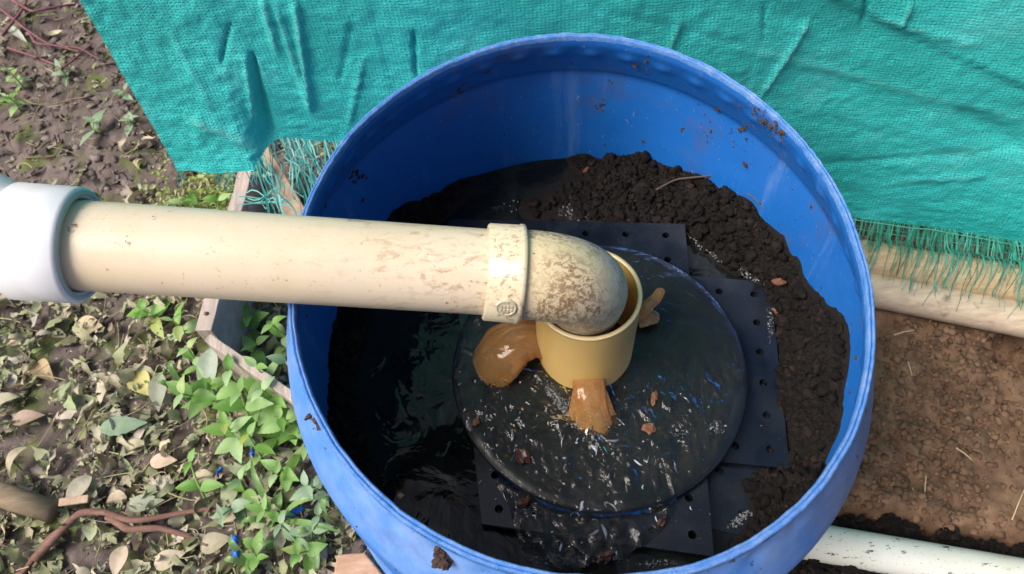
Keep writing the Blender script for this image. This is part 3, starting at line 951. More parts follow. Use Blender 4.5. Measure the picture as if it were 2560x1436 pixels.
d = d + leftw * (0.0028 * fbm(q * np.array([2.2, 0.7, 1]), 3, 114) + 0.0035 * np.abs(fbm(q * np.array([6, 4.5, 1]), 3, 116)))
rightw = np.clip((px - 1500) / 500, 0, 1)
d = d + rightw * 0.0045 * fbm(np.stack([P[:, 0] * 3 + P[:, 2] * 4, P[:, 2] * 26 + P[:, 0] * 6, 0 * px], 1), 3, 115)
wear = np.zeros(len(P))
def crease(x0, y0, x1, y1, w0, w1, amp):
    vx, vy = x1 - x0, y1 - y0
    L2 = vx * vx + vy * vy
    t = ((px - x0) * vx + (py - y0) * vy) / L2
    s = np.abs((px - x0) * -vy + (py - y0) * vx) / math.sqrt(L2)
    tc = np.clip(t, 0, 1)
    w = w0 + (w1 - w0) * tc
    endf = np.clip((t + 0.12) / 0.2, 0, 1) * np.clip((1.12 - t) / 0.2, 0, 1)
    return amp * np.exp(-(s / w) ** 2) * endf
for c in [(634, 150, 668, 350, 5, 22, -0.020), (612, 150, 640, 300, 6, 12, 0.005), (735, 0, 775, 270, 9, 7, 0.0075), (690, 20, 765, 250, 8, 6, 0.005), (655, 0, 690, 130, 10, 8, 0.006),
          (575, 60, 555, 150, 4, 4, -0.007), (1035, 80, 1040, 190, 5, 4, -0.008), (905, 150, 870, 310, 7, 6, 0.004), (2020, 60, 1910, 235, 7, 5, 0.0060),
          (1912, 20, 1912, 100, 5, 5, -0.005), (2165, -20, 2160, 60, 6, 5, -0.008), (2190, 40, 2410, 100, 8, 6, 0.005), (2270, 0, 2240, 60, 7, 6, 0.006),
          (2060, 410, 2560, 375, 9, 9, -0.0035), (2250, 450, 2450, 440, 10, 8, 0.0035), (1900, 130, 2560, 300, 14, 10, 0.003), (2400, 280, 2560, 370, 22, 26, -0.009),
          (1500, 30, 2100, 170, 7, 7, -0.0025), (430, 90, 520, 250, 10, 8, 0.003), (880, 60, 850, 200, 8, 7, -0.003), (1700, 60, 1650, 180, 8, 7, 0.004), (480, 300, 660, 370, 18, 16, 0.007)]:
    cr = crease(*c)
    d = d + cr
    if c[6] > 0:
        wear = np.maximum(wear, np.clip(crease(*c[:4], c[4] * 0.5, c[5] * 0.5, 1.0) * min(1, c[6] / 0.006), 0, 1))
# overlapped upper layer on the right: a step along a slanting seam
sl = (py - 40) - (px - 2180) * (185 / 400.0)
d = d + 0.0065 * np.clip((-sl) / 6 + 0.5, 0, 1) * np.clip((px - 1500) / 200, 0, 1)
nrm = np.array([0.12, -0.985, 0.12])
P = P + d[:, None] * nrm
# keep the cloth clear of the drum's back wall
rr = np.hypot(P[:, 0], P[:, 1]); lim = rim_r(np.arctan2(P[:, 1], P[:, 0])) + 0.041
push = (rr < lim) & (P[:, 2] < 0.6) & (P[:, 1] > 0)
P[push, 1] += (lim - rr)[push]
tarp = thing('tarp', 'wrinkled turquoise green woven tarp hanging behind the drum with frayed hem', 'tarp', (0.0, 0.37, 0.06))
cl = obj('cloth', P, grid_faces(NU, NV), TARP, None)
uvl = cl.data.uv_layers.new(name='UVMap')
li = np.zeros(len(cl.data.loops), int); cl.data.loops.foreach_get('vertex_index', li)
uv = np.stack([bx_.ravel() + 0.6, P[:, 2]], 1)[li]
uvl.data.foreach_set('uv', uv.ravel())
adopt(cl, tarp)
wa = cl.data.attributes.new('wear', 'FLOAT', 'POINT')
wa.data.foreach_set('value', wear.astype(np.float32))
PT = P.reshape(NU, NV, 3)

def ribbon(path, w, wdir):
    path = np.asarray(path); m = len(path)
    wd = np.asarray(wdir, float); wd = wd / np.linalg.norm(wd)
    ww = np.full(m, w) * np.linspace(1, 0.7, m)
    a, b = path - wd * ww[:, None] / 2, path + wd * ww[:, None] / 2
    V = np.empty((2 * m, 3)); V[0::2] = a; V[1::2] = b
    return V, [[2 * i, 2 * i + 1, 2 * i + 3, 2 * i + 2] for i in range(m - 1)]
# short fringe on the right, falling onto the bamboo
POLE1 = (at(2300, 672, 0.045), at(2560, 715, 0.045), 0.034)
POLE2 = (at(2300, 748, 0.030), at(2560, 800, 0.030), 0.029)
def over_poles(path):
    for a_, b_, r_ in (POLE1, POLE2):
        dv_ = (b_ - a_)[:2] / np.linalg.norm((b_ - a_)[:2])
        s_ = np.abs((path[:, 0] - a_[0]) * -dv_[1] + (path[:, 1] - a_[1]) * dv_[0])
        top = a_[2] + np.sqrt(np.clip(r_ * r_ * 1.12 - s_ * s_, 0, 1)) + 0.0025
        path[:, 2] = np.where(s_ < r_ * 1.05, np.maximum(path[:, 2], top), path[:, 2])
    return path
u_r = np.where((H[:, 0] > 0.46) & (H[:, 0] < 0.93))[0]
def strand(path, w, wd, mat):
    V, F = ribbon(path, w, wd)
    obj('strand', V, F, mat, tarp)
for k in range(300):
    u = u_r[int(rng.integers(len(u_r)))]
    p0 = PT[u, 0] + np.array([rng.uniform(-.002, .002), 0.001, 0.003])
    L = rng.uniform(0.055, 0.14)
    sx = -0.55 + rng.normal() * 0.15
    t = np.linspace(0, 1, 12)
    path = np.stack([p0[0] + L * sx * t + 0.010 * rng.normal() * t ** 2, p0[1] - L * 0.95 * t + 0.010 * rng.normal() * t * t,
                     p0[2] + 0.012 * np.sin(t * 2.4) - 0.025 * t ** 2], 1)
    path = over_poles(path)
    path[:, 2] += np.abs(rng.normal()) * 0.004 * t
    strand(path, rng.uniform(0.0010, 0.0034), (0.9, 0.3, 0.4 * rng.normal()), STRAND)
for dz, dy in ((-0.006, -0.013), (-0.009, -0.024), (-0.007, -0.033)):
    us = u_r[::9]
    path = over_poles(PT[us, 0] + np.array([0, dy, 0.010 + dz * 0.3]) + rng.normal(size=(len(us), 3)) * 0.0012)
    strand(path, 0.0016, (0.1, 1, 0.2), STRAND)
# long frayed strands on the left
u_l = np.where((H[:, 0] > -0.43) & (H[:, 0] < -0.26))[0]
for k in range(74):
    u = u_l[int(rng.integers(len(u_l)))]
    p0 = PT[u, 0] + np.array([0, 0, 0.004])
    L = rng.uniform(0.04, 0.10) if rng.random() < 0.4 else rng.uniform(0.10, 0.24)
    t = np.linspace(0, 1, 12)
    f1, f2, a1, a2 = rng.uniform(1.5, 4), rng.uniform(1.5, 4), rng.normal() * 0.012, rng.normal() * 0.012
    path = np.stack([p0[0] + 0.35 * L * t * (0.2 + 0.3 * rng.normal()) + a1 * np.sin(f1 * t * 3) * t, p0[1] - 0.28 * L * t + a2 * np.sin(f2 * t * 3) * t - 0.02 * t,
                     p0[2] - L * (t ** 1.15) * 0.9], 1)
    strand(path, rng.uniform(0.0012, 0.0034), (1, rng.normal() * 0.4, 0.3 * rng.normal()), STRAND_L)
for k in range(26):   # short fuzz under the left corner
    u = int(rng.integers(0, 60))
    p0 = PT[u, 0]
    L = rng.uniform(0.012, 0.035); t = np.linspace(0, 1, 5)
    strand(np.stack([p0[0] + 0.01 * rng.normal() * t, p0[1] - 0.3 * L * t, p0[2] - L * t], 1), rng.uniform(0.001, 0.002), (1, 0.2, 0), STRAND_L)
for k in range(7):    # a few strands blown sideways over the crate
    p0 = at(700 + 10 * k, 500 + rng.uniform(-25, 25), 0.19); p1 = at(590 + rng.uniform(-10, 60), 505 + rng.uniform(-30, 20), 0.17)
    t = np.linspace(0, 1, 9)[:, None]
    pth = p0 + (p1 - p0) * t; pth[:, 2] += 0.012 * np.sin(t[:, 0] * 5 + k); pth[:, 1] += 0.008 * np.sin(t[:, 0] * 7 + 2 * k)
    strand(pth, 0.0022, (0.1, 1, 0.4), STRAND_L)

# ------------------------------------------------------------------ bamboo poles under the tarp
def pole(pa, pb, r, nodes, mat, label):
    pa, pb = np.array(pa), np.array(pb)
    t = np.linspace(0, 1, 120)
    rad = np.full(120, r)
    for nd in nodes:
        rad *= 1 + 0.03 * np.exp(-((t - nd) / 0.012) ** 2)
    path = pa + (pb - pa) * t[:, None]
    path[:, 2] += 0.002 * np.sin(t * 9)
    root = thing('bamboo_pole', label, 'pole', tuple(path[0]), 'bamboo poles under the tarp')
    V, F = sweep(path, rad, 28)
    V[:, 2] += 0.0008 * fbm(V * 25, 2, 5)
    obj('culm', V, F, mat, root)
    ax = (pb - pa) / np.linalg.norm(pb - pa)
    for nd in nodes:
        c = pa + (pb - pa) * nd
        c[2] += 0.002 * math.sin(nd * 9)
        V, F = tube_along(c - ax * 0.004, c + ax * 0.004, [(0, r * 0.9), (0, r * 1.02), (0.003, r * 1.085), (0.0045, r * 1.035), (0.006, r * 1.07), (0.008, r * 1.0), (0.008, r * 0.9)], 28)
        obj('node', V, F, NODE, root)
a, b = POLE1[:2]
dv = (b - a) / np.linalg.norm(b - a)
pole(a - dv * 0.75, a + dv * 0.75, 0.034, (0.07, 0.30, 0.53, 0.80), BAMBOO, 'upper tan bamboo pole right of the drum, its top covered by the green fringe')
a, b = POLE2[:2]
dv = (b - a) / np.linalg.norm(b - a)
pole(a - dv * 0.75, a + dv * 0.75, 0.029, (0.16, 0.41, 0.66, 0.9), BAMBOO2, 'lower pale bamboo pole right of the drum, lying on bare earth')

# ------------------------------------------------------------------ white pipe on the earth
V, F = sweep([PIPE_A + (PIPE_B - PIPE_A) * t for t in np.linspace(-0.3, 1.2, 30)], 0.0265, 40)
tag(obj('ground_pipe', V, F, GPIPE), 'white plastic pipe flecked with brown dirt, lying on the earth right of the drum', 'pipe')
# dark clods in front of it
ab = PIPE_B - PIPE_A; nn = np.array([ab[1], -ab[0]]) / np.hypot(ab[0], ab[1])
n_ = 1500
t = rng.uniform(-0.05, 1.1, n_); s = rng.uniform(0.018, 0.16, n_)
cx, cy = PIPE_A[0] + ab[0] * t + nn[0] * s, PIPE_A[1] + ab[1] * t + nn[1] * s
hh = 0.018 * np.clip(1 - (s - 0.05) / 0.12, 0.2, 1) * (0.7 + 0.9 * vnoise(xyz(t * 9, s * 20), 141))
k = np.hypot(cx, cy) > 0.345
sz = 0.003 + 0.009 * rng.random(n_) ** 2
v, f = clods(np.stack([cx, cy, np.maximum(ground_h(cx, cy), 0) + hh * rng.random(n_) ** 0.5], 1)[k], sz[k], ICO2)
s2 = -rng.uniform(0.026, 0.060, 1400); t2 = rng.uniform(-0.1, 1.1, 1400)  # dark clods put behind the pipe in place of the gap's shadow
c2 = np.stack([PIPE_A[0] + ab[0] * t2 + nn[0] * s2, PIPE_A[1] + ab[1] * t2 + nn[1] * s2], 1)
k2 = (np.hypot(c2[:, 0], c2[:, 1]) > 0.345) & (-s2 < 0.038 + 0.022 * vnoise(xyz(t2 * 14, 0), 161))
z2 = 0.006 + 0.012 * rng.random(1400)
v2, f2 = clods(np.concatenate([c2, z2[:, None]], 1)[k2], (0.002 + 0.005 * rng.random(1400) ** 2)[k2], ICO2)
v, f = np.concatenate([v, v2]), np.concatenate([f, f2 + len(v)])
tag(obj('clods_and_shade', v, f, COMPOST, smooth=False), 'dark compost clods heaped in front of the white ground pipe, and behind it as painted shade', 'compost', kind='stuff')

# ------------------------------------------------------------------ wooden crate left of the drum, offcut block
def board(p0, p1, th, zt, zb, mat, name, parent, sidev=None):
    p0, p1 = np.array(p0[:2]), np.array(p1[:2])
    d = (p1 - p0) / np.linalg.norm(p1 - p0); nr_ = np.array([-d[1], d[0]])
    n_ = 14
    V = []
    for i in range(n_):
        c = p0 + (p1 - p0) * i / (n_ - 1)
        w = 0.0012 * math.sin(i * 1.7) + 0.0006 * math.sin(i * 4.1)
        for s, z in ((-1, zb), (1, zb), (1, zt + w), (-1, zt + w * 0.6)):
            q = c + nr_ * s * (th / 2 + 0.0004 * math.sin(i * 2.3 + s))
            V.append((q[0], q[1], z))
    F = [[0, 1, 2, 3], [4 * n_ - 1, 4 * n_ - 2, 4 * n_ - 3, 4 * n_ - 4]]
    for i in range(n_ - 1):
        for j in range(4):
            k = (j + 1) % 4
            F.append([4 * i + j, 4 * (i + 1) + j, 4 * (i + 1) + k, 4 * i + k])
    o = obj(name, V, F, mat, parent, smooth=False)
    bevel(o, 0.0015, 2)
    return o
crate = thing('wooden_crate', 'low grey weathered wooden frame on the ground left of the drum', 'crate', tuple(at(508, 828, 0.15)[:2]) + (0,))
A0, A1 = at(508, 826, 0.15), at(625, 380, 0.15)
ls = board(A0, A1, 0.026, 0.15, -0.02, WOOD_GREY, 'side_board', crate)
B0, B1 = at(512, 838, 0.15), at(760, 1010, 0.15)
board(B0 + (B1 - B0) * 0.015, B1, 0.014, 0.147, 0.02, WOOD_GREY, 'end_board', crate)
C0, C1 = at(668, 420, 0.10), at(752, 560, 0.10)
t_ = (C1 - C0) / np.linalg.norm(C1 - C0)
board(C0 - t_ * 0.06, C1 + t_ * 0.12, 0.042, 0.10, 0.083, WOOD_TAN, 'cross_board', crate)
nl = at(516, 785, 0.151)
V, F = lathe([(0.0001, 0.149), (0.0035, 0.149), (0.0033, 0.1525), (0.0001, 0.1532)], 12, nl[:2], closed=False)
adopt(obj('nail', V, F, NAIL), ls)
blk = [at(842, 1386, 0.05)[:2], at(912, 1381, 0.05)[:2], at(985, 1470, 0.05)[:2], at(826, 1480, 0.05)[:2]]
V = [(x, y, -0.01) for x, y in blk] + [(x, y, 0.05) for x, y in blk]
o = obj('wood_block', V, [[0, 1, 2, 3], [7, 6, 5, 4], [1, 0, 4, 5], [2, 1, 5, 6], [3, 2, 6, 7], [0, 3, 7, 4]], WOOD_RED, smooth=False)
bevel(o, 0.003, 3)
tag(o, 'reddish brown wood offcut on the ground against the lower left of the drum', 'block')

# ------------------------------------------------------------------ leaves
def leaf_grid(L, W, nl=7, nw=3, curl=0.3, fold=0.25, serr=0.0, tip=0.85):
    "a leaf along +x from the origin; returns (nl+1)*(2*nw//2+1) verts"
    V = []
    cols = nw
    for i in range(nl + 1):
        t = i / nl
        w = W / 2 * (math.sin(math.pi * min(1, (t * 0.97 + 0.02) ** 0.72)) ** 0.95) * 1.05
        if i == nl:
            w = W * 0.02
        if serr and 0 < i < nl:
            w *= 1 + serr * (1 if i % 2 else -1)
        for j in range(cols):
            s = -1 + 2 * j / (cols - 1)
            x = L * t
            y = w * s
            z = abs(s) * w * fold - curl * L * (t - 0.35) ** 2
            V.append((x, y, z))
    F = []
    for i in range(nl):
        for j in range(cols - 1):
            F.append([i * cols + j, i * cols + j + 1, (i + 1) * cols + j + 1, (i + 1) * cols + j])
    return np.array(V), F
LEAFVAR = [leaf_grid(1, w, 6, 3, c, f) for w, c, f in ((0.42, 0.3, 0.3), (0.5, -0.35, 0.2), (0.36, 0.7, 0.5), (0.6, 0.2, -0.2), (0.3, -0.5, 0.6), (0.48, 0.9, 0.1), (0.4, 0.1, 0.05), (0.34, 1.4, 0.9), (0.55, -1.1, 0.5), (0.25, 0.6, 1.1), (0.7, 0.5, 0.7))]
def litter(name, x, y, L, mat, label, zoff=0.012, tilt=0.5):
    n_ = len(x)
    z = ground_h(x, y) + zoff * rng.random(n_)
    Vs, Fs, o_ = [], [], 0
    for i in range(n_):
        v, f = LEAFVAR[int(rng.integers(len(LEAFVAR)))]
        a = rng.uniform(0, 2 * math.pi); tx, ty = rng.normal() * tilt, rng.normal() * tilt * 0.8
        v = v * np.array([L[i], L[i] * rng.uniform(0.55, 1.25), L[i] * rng.uniform(0.4, 1.6)])
        v = v + rng.normal(size=v.shape) * L[i] * np.array([0.025, 0.04, 0.045])
        v[:, 1] += L[i] * rng.normal() * 0.25 * (v[:, 0] / L[i]) ** 2
        ca, sa = math.cos(tx), math.sin(tx)
        v = np.stack([v[:, 0], v[:, 1] * ca - v[:, 2] * sa, v[:, 1] * sa + v[:, 2] * ca], 1)
        ca, sa = math.cos(ty), math.sin(ty)
        v = np.stack([v[:, 0] * ca + v[:, 2] * sa, v[:, 1], -v[:, 0] * sa + v[:, 2] * ca], 1)
        ca, sa = math.cos(a), math.sin(a)
        v = np.stack([v[:, 0] * ca - v[:, 1] * sa, v[:, 0] * sa + v[:, 1] * ca, v[:, 2]], 1)
        lo = v[:, 2].min()
        v = v + np.array([x[i], y[i], z[i] - min(0, lo) * 0.6])
        fa = np.array(f) + o_
        if rng.random() < 0.4:
            fa = np.delete(fa, rng.integers(0, len(fa), 2), 0)
        Vs.append(v); Fs.append(fa); o_ += len(v)
    return tag(obj(name, np.concatenate(Vs), np.concatenate(Fs), mat), label, 'leaf litter', kind='stuff')
def clump(x, y):
    return np.clip(1.9 * vnoise(xyz(x * 16, y * 16), 151) - 0.08, 0.25, 1)
def left_pts(n_, dens):
    x, y = rng.uniform(-1.35, -0.24, n_), rng.uniform(-0.28, 1.25, n_)
    ppx, ppy = px_of(np.stack([x, y, 0 * x], 1))
    k = (np.hypot(x, y) > 0.335) & (rng.random(n_) < dens(ppx, ppy))
    return x[k], y[k]
def d_lit(ppx, ppy):
    return np.where(ppy > 745, np.clip(0.55 + (ppy - 745) / 500, 0, 1), np.where((ppx > 330) & (ppy > 330), 0.25, 0.03))
x, y = left_pts(20000, d_lit)
k = rng.random(len(x)) < clump(x, y)
x, y = x[k], y[k]
litter('leaf_litter', x, y, 0.006 + 0.042 * rng.random(len(x)) ** 2.8, LITTER, 'thick litter of olive and tan fallen leaves left of the drum', 0.02)
x, y = left_pts(3200, lambda a, b: np.where(b < 760, 0.8, 0.25))
litter('leaf_litter', x, y, 0.012 + 0.028 * rng.random(len(x)) ** 1.6, MUDLEAF, 'muddy grey brown leaf scraps trodden into the mud behind the white fitting', 0.004, 0.22)
# mud clods
n_ = 3500
x, y = left_pts(n_, lambda a, b: np.where(b < 800, 0.7, 0.3))
sz = 0.003 + 0.009 * rng.random(len(x)) ** 3
v, f = clods(np.stack([x, y, ground_h(x, y)], 1), sz, ICO1, squash=0.6)
g = M('mud_clod', rough=0.8)
g.color(g.ramp(g.island(), [(0, (0.06, 0.045, 0.038)), (0.6, (0.13, 0.10, 0.09)), (1, (0.22, 0.175, 0.16))]))
g.bump(g.noise(200, 4), 0.5, 0.002)
tag(obj('mud_clods', v, f, g.m), 'small clods of grey brown mud on the ground left of the tarp', 'mud', kind='stuff')
# dry stalks mixed into the litter
n_ = 1500
x, y = left_pts(n_, lambda a, b: np.where(b > 740, 0.9, 0.35))
ps, o_ = [], 0
for i in range(len(x)):
    L_ = rng.uniform(0.012, 0.07); a_ = rng.uniform(0, 6.28); z0 = float(ground_h([x[i]], [y[i]])[0]) + rng.uniform(0.008, 0.028)
    t_ = np.linspace(-0.5, 0.5, 5)
    P_ = np.stack([x[i] + L_ * t_ * math.cos(a_) + rng.normal() * 0.02 * t_ ** 2, y[i] + L_ * t_ * math.sin(a_) + rng.normal() * 0.02 * t_ ** 2, z0 + rng.normal() * 0.15 * L_ * t_], 1)
    ps.append(sweep(P_, np.linspace(1, 0.6, 5) * rng.uniform(0.0006, 0.0016), 4, caps=False))
V, F = merge(ps)
g = M('dry_stalk', rough=0.7)
g.color(g.ramp(g.island(), [(0, (0.10, 0.06, 0.04)), (0.4, (0.30, 0.24, 0.13)), (0.8, (0.45, 0.36, 0.24)), (1, (0.30, 0.36, 0.14))]))
tag(obj('dry_stalks', V, F, g.m), 'thin dry stalks scattered through the leaf litter', 'stalks', kind='stuff')
# pale green ground cover below the tarp's left corner
n_ = 5200
x, y = rng.normal(-0.60, 0.085, n_), rng.normal(0.46, 0.10, n_)
ppx, ppy = px_of(np.stack([x, y, 0 * x], 1))
k = (ppx > 345) & (ppx < 640) & (ppy > 300) & (ppy < 560) & (ppx - 345 > (430 - ppy) * 0.25)
x, y = x[k], y[k]
litter('ground_cover', x, y, 0.006 + 0.011 * rng.random(len(x)), MOSS, 'pale yellow green creeping ground cover below the left corner of the tarp', 0.045, 0.6)
# single fallen leaves that stand out
def fallen(px_, py_, L, W, rot, col_, label, curl=0.4, fold=0.3, serr=0.0, tilt=(0, 0), z=0.022):
    v, f = leaf_grid(L, W, 12, 5, curl, fold, serr)
    v[:, 2] += 0.02 * L * fbm(v * 90, 2, int(px_))
    o = obj('fallen_leaf', v, f, one_leaf('leaf_%d' % px_, col_))
    p = at(px_, py_, z)
    # rot: direction of the tip in the picture, degrees from +x, counter-clockwise
    q = at(px_ + 40 * math.cos(math.radians(rot)), py_ - 40 * math.sin(math.radians(rot)), z) - p
    o.location = p
    o.rotation_euler = (tilt[0], tilt[1], math.atan2(q[1], q[0]))
    return tag(o, label, 'leaf', 'fallen leaves lying left of the drum')
fallen(250, 1072, 0.075, 0.030, 8, (0.18, 0.27, 0.17), 'long grey green serrated fallen leaf above a dark hollow in the litter', 0.15, 0.25, 0.06, (0.25, 0), 0.035)
fallen(400, 935, 0.062, 0.030, -105, (0.25, 0.27, 0.20), 'large drooping grey leaf with its tip hanging down, left of the green weeds', 0.3, 0.3, 0, (0, 0.3), 0.05)
fallen(335, 930, 0.055, 0.036, -60, (0.50, 0.46, 0.16), 'yellowed broad fallen leaf left of the drooping grey leaf', 0.2, 0.2)
fallen(225, 1190, 0.058, 0.030, -130, (0.38, 0.35, 0.27), 'pale grey tan fallen leaf pointing down left, beside the dark hollow', 0.3, 0.35)
fallen(320, 1265, 0.055, 0.026, 10, (0.27, 0.30, 0.22), 'flat grey green fallen leaf just above the reddish branch', 0.15, 0.2)
fallen(310, 1365, 0.045, 0.026, 250, (0.48, 0.38, 0.28), 'tan oval fallen leaf below the reddish branch', 0.3, 0.3)
fallen(385, 1415, 0.046, 0.028, 25, (0.50, 0.42, 0.30), 'pale tan fallen leaf at the bottom edge below the branch', 0.25, 0.2)
fallen(480, 1190, 0.045, 0.030, -20, (0.42, 0.36, 0.25), 'light tan fallen leaf curling over, under the green weeds', 0.8, 0.1)
fallen(375, 1155, 0.042, 0.024, 5, (0.58, 0.44, 0.32), 'pinkish tan pointed fallen leaf in the middle of the litter', 0.2, 0.1)
fallen(60, 1115, 0.052, 0.022, 230, (0.42, 0.36, 0.24), 'narrow twisted tan leaf near the left edge of the litter', 0.9, 0.5, 0, (0.3, 0), 0.03)
fallen(185, 815, 0.052, 0.040, 0, (0.56, 0.46, 0.29), 'broad flat tan leaf just below the white fitting', 0.05, 0.04)
fallen(90, 905, 0.050, 0.030, -50, (0.40, 0.29, 0.16), 'brown dry leaf crumpled below the white fitting', 0.6, 0.5)
fallen(30, 1055, 0.050, 0.026, 15, (0.38, 0.27, 0.20), 'brown oval fallen leaf at the left edge of the litter', 0.3, 0.4)
fallen(500, 1370, 0.046, 0.030, 20, (0.40, 0.36, 0.24), 'olive tan fallen leaf beside the blue scrap near the bottom', 0.3, 0.3)
fallen(530, 870, 0.085, 0.034, -110, (0.30, 0.36, 0.29), 'large wilted grey green leaf drooping below the corner of the wooden crate', 0.25, 0.35, 0, (0, 0.35), 0.085)
fallen(20, 65, 0.085, 0.018, -40, (0.42, 0.44, 0.36), 'pale grey green strap shaped leaf at the top left among purple stems', 0.2, 0.3)

# ------------------------------------------------------------------ weeds
WL = []
for W_, c_, f_ in ((0.46, 0.35, 0.22), (0.52, 0.55, 0.30), (0.40, 0.15, 0.18)):
    v, f = leaf_grid(1.0, W_, 14, 5, c_, f_, 0.045)
    me = bpy.data.meshes.new('weed_leaf'); me.from_pydata(v.tolist(), [], f)
    me.polygons.foreach_set('use_smooth', np.ones(len(me.polygons), bool)); me.materials.append(GREENLEAF); me.update()
    me2 = me.copy(); me2.materials.clear(); me2.materials.append(DULLLEAF)
    WL.append((me, me2))
def weed(px_, py_, h, L, pairs, label, dull=False, lean=(0, 0), group='green weeds left of the drum'):
    "the tip of the plant appears at (px_, py_); opposite leaves in crossed pairs up the stem"
    tip = at(px_, py_, h)
    base = np.array([tip[0] - lean[0], tip[1] - lean[1], 0.0])
    base[2] = float(ground_h([base[0]], [base[1]])[0]) - 0.005
    root = thing('weed', label, 'weed', tuple(base), group)
    t = np.linspace(0, 1, 8)[:, None]
    path = (tip - base) * t
    path[:, :2] += 0.008 * np.sin(t * 3.1) * np.array([rng.normal(), rng.normal()]) * 0.6
    path[-1] = tip - base
    V, F = sweep(path, np.linspace(0.0022, 0.0012, 8), 6)
    me = bpy.data.meshes.new('stem'); me.from_pydata(V.tolist(), [], F); me.materials.append(STEM)
    me.polygons.foreach_set('use_smooth', np.ones(len(me.polygons), bool))
    st = bpy.data.objects.new('stem', me); COL.objects.link(st); st.parent = root
    a0 = rng.uniform(0, 3.14)
    for k in range(pairs):
        f = 1 - 0.86 * k / max(1, pairs) if pairs > 1 else 1
        i = f * 7
        p = path[int(i)] * (1 - i % 1) + path[min(7, int(i) + 1)] * (i % 1)
        Lk = 1.2 * L * (0.55 if k == 0 else (0.9 if k == 1 else rng.uniform(0.85, 1.1)))
        for s in (0, 1):
            o = bpy.data.objects.new('leaf', WL[int(rng.integers(3))][1 if dull else 0]); COL.objects.link(o)
            o.parent = root
            o.location = p
            o.rotation_euler = (rng.normal() * 0.2, -rng.uniform(0.1, 0.55) if k < 2 else rng.uniform(-0.25, 0.25), a0 + k * 1.57 + s * math.pi + rng.normal() * 0.18)
            o.scale = (Lk * rng.uniform(0.85, 1.1), Lk * rng.uniform(0.9, 1.15), Lk)
    return root
WEEDS = [(455, 985, .13, .044, 4, 'leftmost tall pale green weed in the clump beside the drum'),
         (600, 980, .15, .046, 4, 'pale green weed in front of the crate end board, left of the drum'),
         (505, 945, .11, .034, 3, 'small yellow green weed between the drooping grey leaf and the crate'),
         (655, 975, .15, .040, 4, 'bright weed in the middle of the clump, nearest the drum rim'),
         (715, 905, .13, .050, 3, 'large leaved weed beside the drum just under the pipe'),
         (560, 1060, .11, .042, 4, 'green weed below the clump, left of the drum'),
         (620, 1085, .10, .036, 3, 'yellow green weed half under taller leaves left of the drum'),
         (700, 1045, .12, .040, 4, 'weed whose leaves touch the left side of the drum'),
         (475, 1155, .07, .036, 2, 'four leaved star shaped weed on the litter left of the drum'),
         (745, 1095, .11, .036, 3, 'weed leaning against the lower left of the drum'),
         (600, 1200, .06, .036, 2, 'single small weed between the uppermost and the largest blue scrap'),
         (690, 1185, .07, .034, 3, 'low weed right of the blue scraps beside the drum'),
         (765, 1215, .08, .036, 3, 'weed in the shade right against the lower drum wall'),
         (660, 1275, .06, .034, 3, 'light green low weed above the lower blue scrap'),
         (555, 1290, .05, .030, 3, 'dull round leaved seedling right of the reddish branch'),
         (745, 1385, .06, .034, 3, 'low weed next to the reddish wood offcut'),
         (640, 1395, .05, .032, 3, 'pale seedling at the bottom edge left of the wood offcut'),
         (700, 1310, .07, .030, 2, 'thin weed between the grass blades near the drum'),
         (795, 1290, .07, .034, 3, 'dark green weed under the drum wall beside the grass blades'),
         (430, 800, .08, .036, 3, 'green weed below the cream pipe, left of the crate'),
         (355, 775, .07, .040, 3, 'leafy weed just under the cream pipe near the white fitting'),
         (470, 870, .08, .032, 3, 'pale weed left of the crate corner'),
         (620, 790, .08, .040, 3, 'dark shaded weed inside the wooden crate under the pipe'),
         (680, 810, .09, .040, 3, 'shaded weed in the crate close to the drum'),
         (640, 860, .06, .038, 3, 'shaded weed low in the crate corner'),
         (575, 925, .15, .042, 3, 'weed overlapping the end board of the crate, nearest its corner'),
         (640, 915, .17, .040, 3, 'tallest weed rising in front of the crate end board, just left of the drum')]
for i, w_ in enumerate(WEEDS):
    weed(*w_, dull=(i in (4, 12, 14, 17, 18)), lean=(rng.normal() * 0.02, rng.normal() * 0.02))
weed(232, 305, .045, .046, 2, 'four leaved grey green weed alone on the mud at upper left', True)
weed(325, 300, .03, .034, 2, 'small drooping weed on the mud beside the tarp edge', True)
weed(310, 225, .03, .030, 2, 'pale weed half under the left edge of the tarp', True)
weed(545, 500, .07, .042, 2, 'broad leaved weed rising from the ground cover just above the pipe')
weed(655, 440, .17, .034, 1, 'weed with two oval leaves at the top of the crate board under the fringe', True)
weed(455, 505, .07, .046, 2, 'long dark leaved weed in the ground cover just above the pipe')
weed(20, 175, .05, .026, 4, 'small yellow green weed at the upper left edge')
weed(140, 165, .04, .026, 4, 'wilted yellow green weed on mud near the purple stems', True)
weed(15, 240, .05, .024, 4, 'bright small leaved weed at the left edge of the mud')

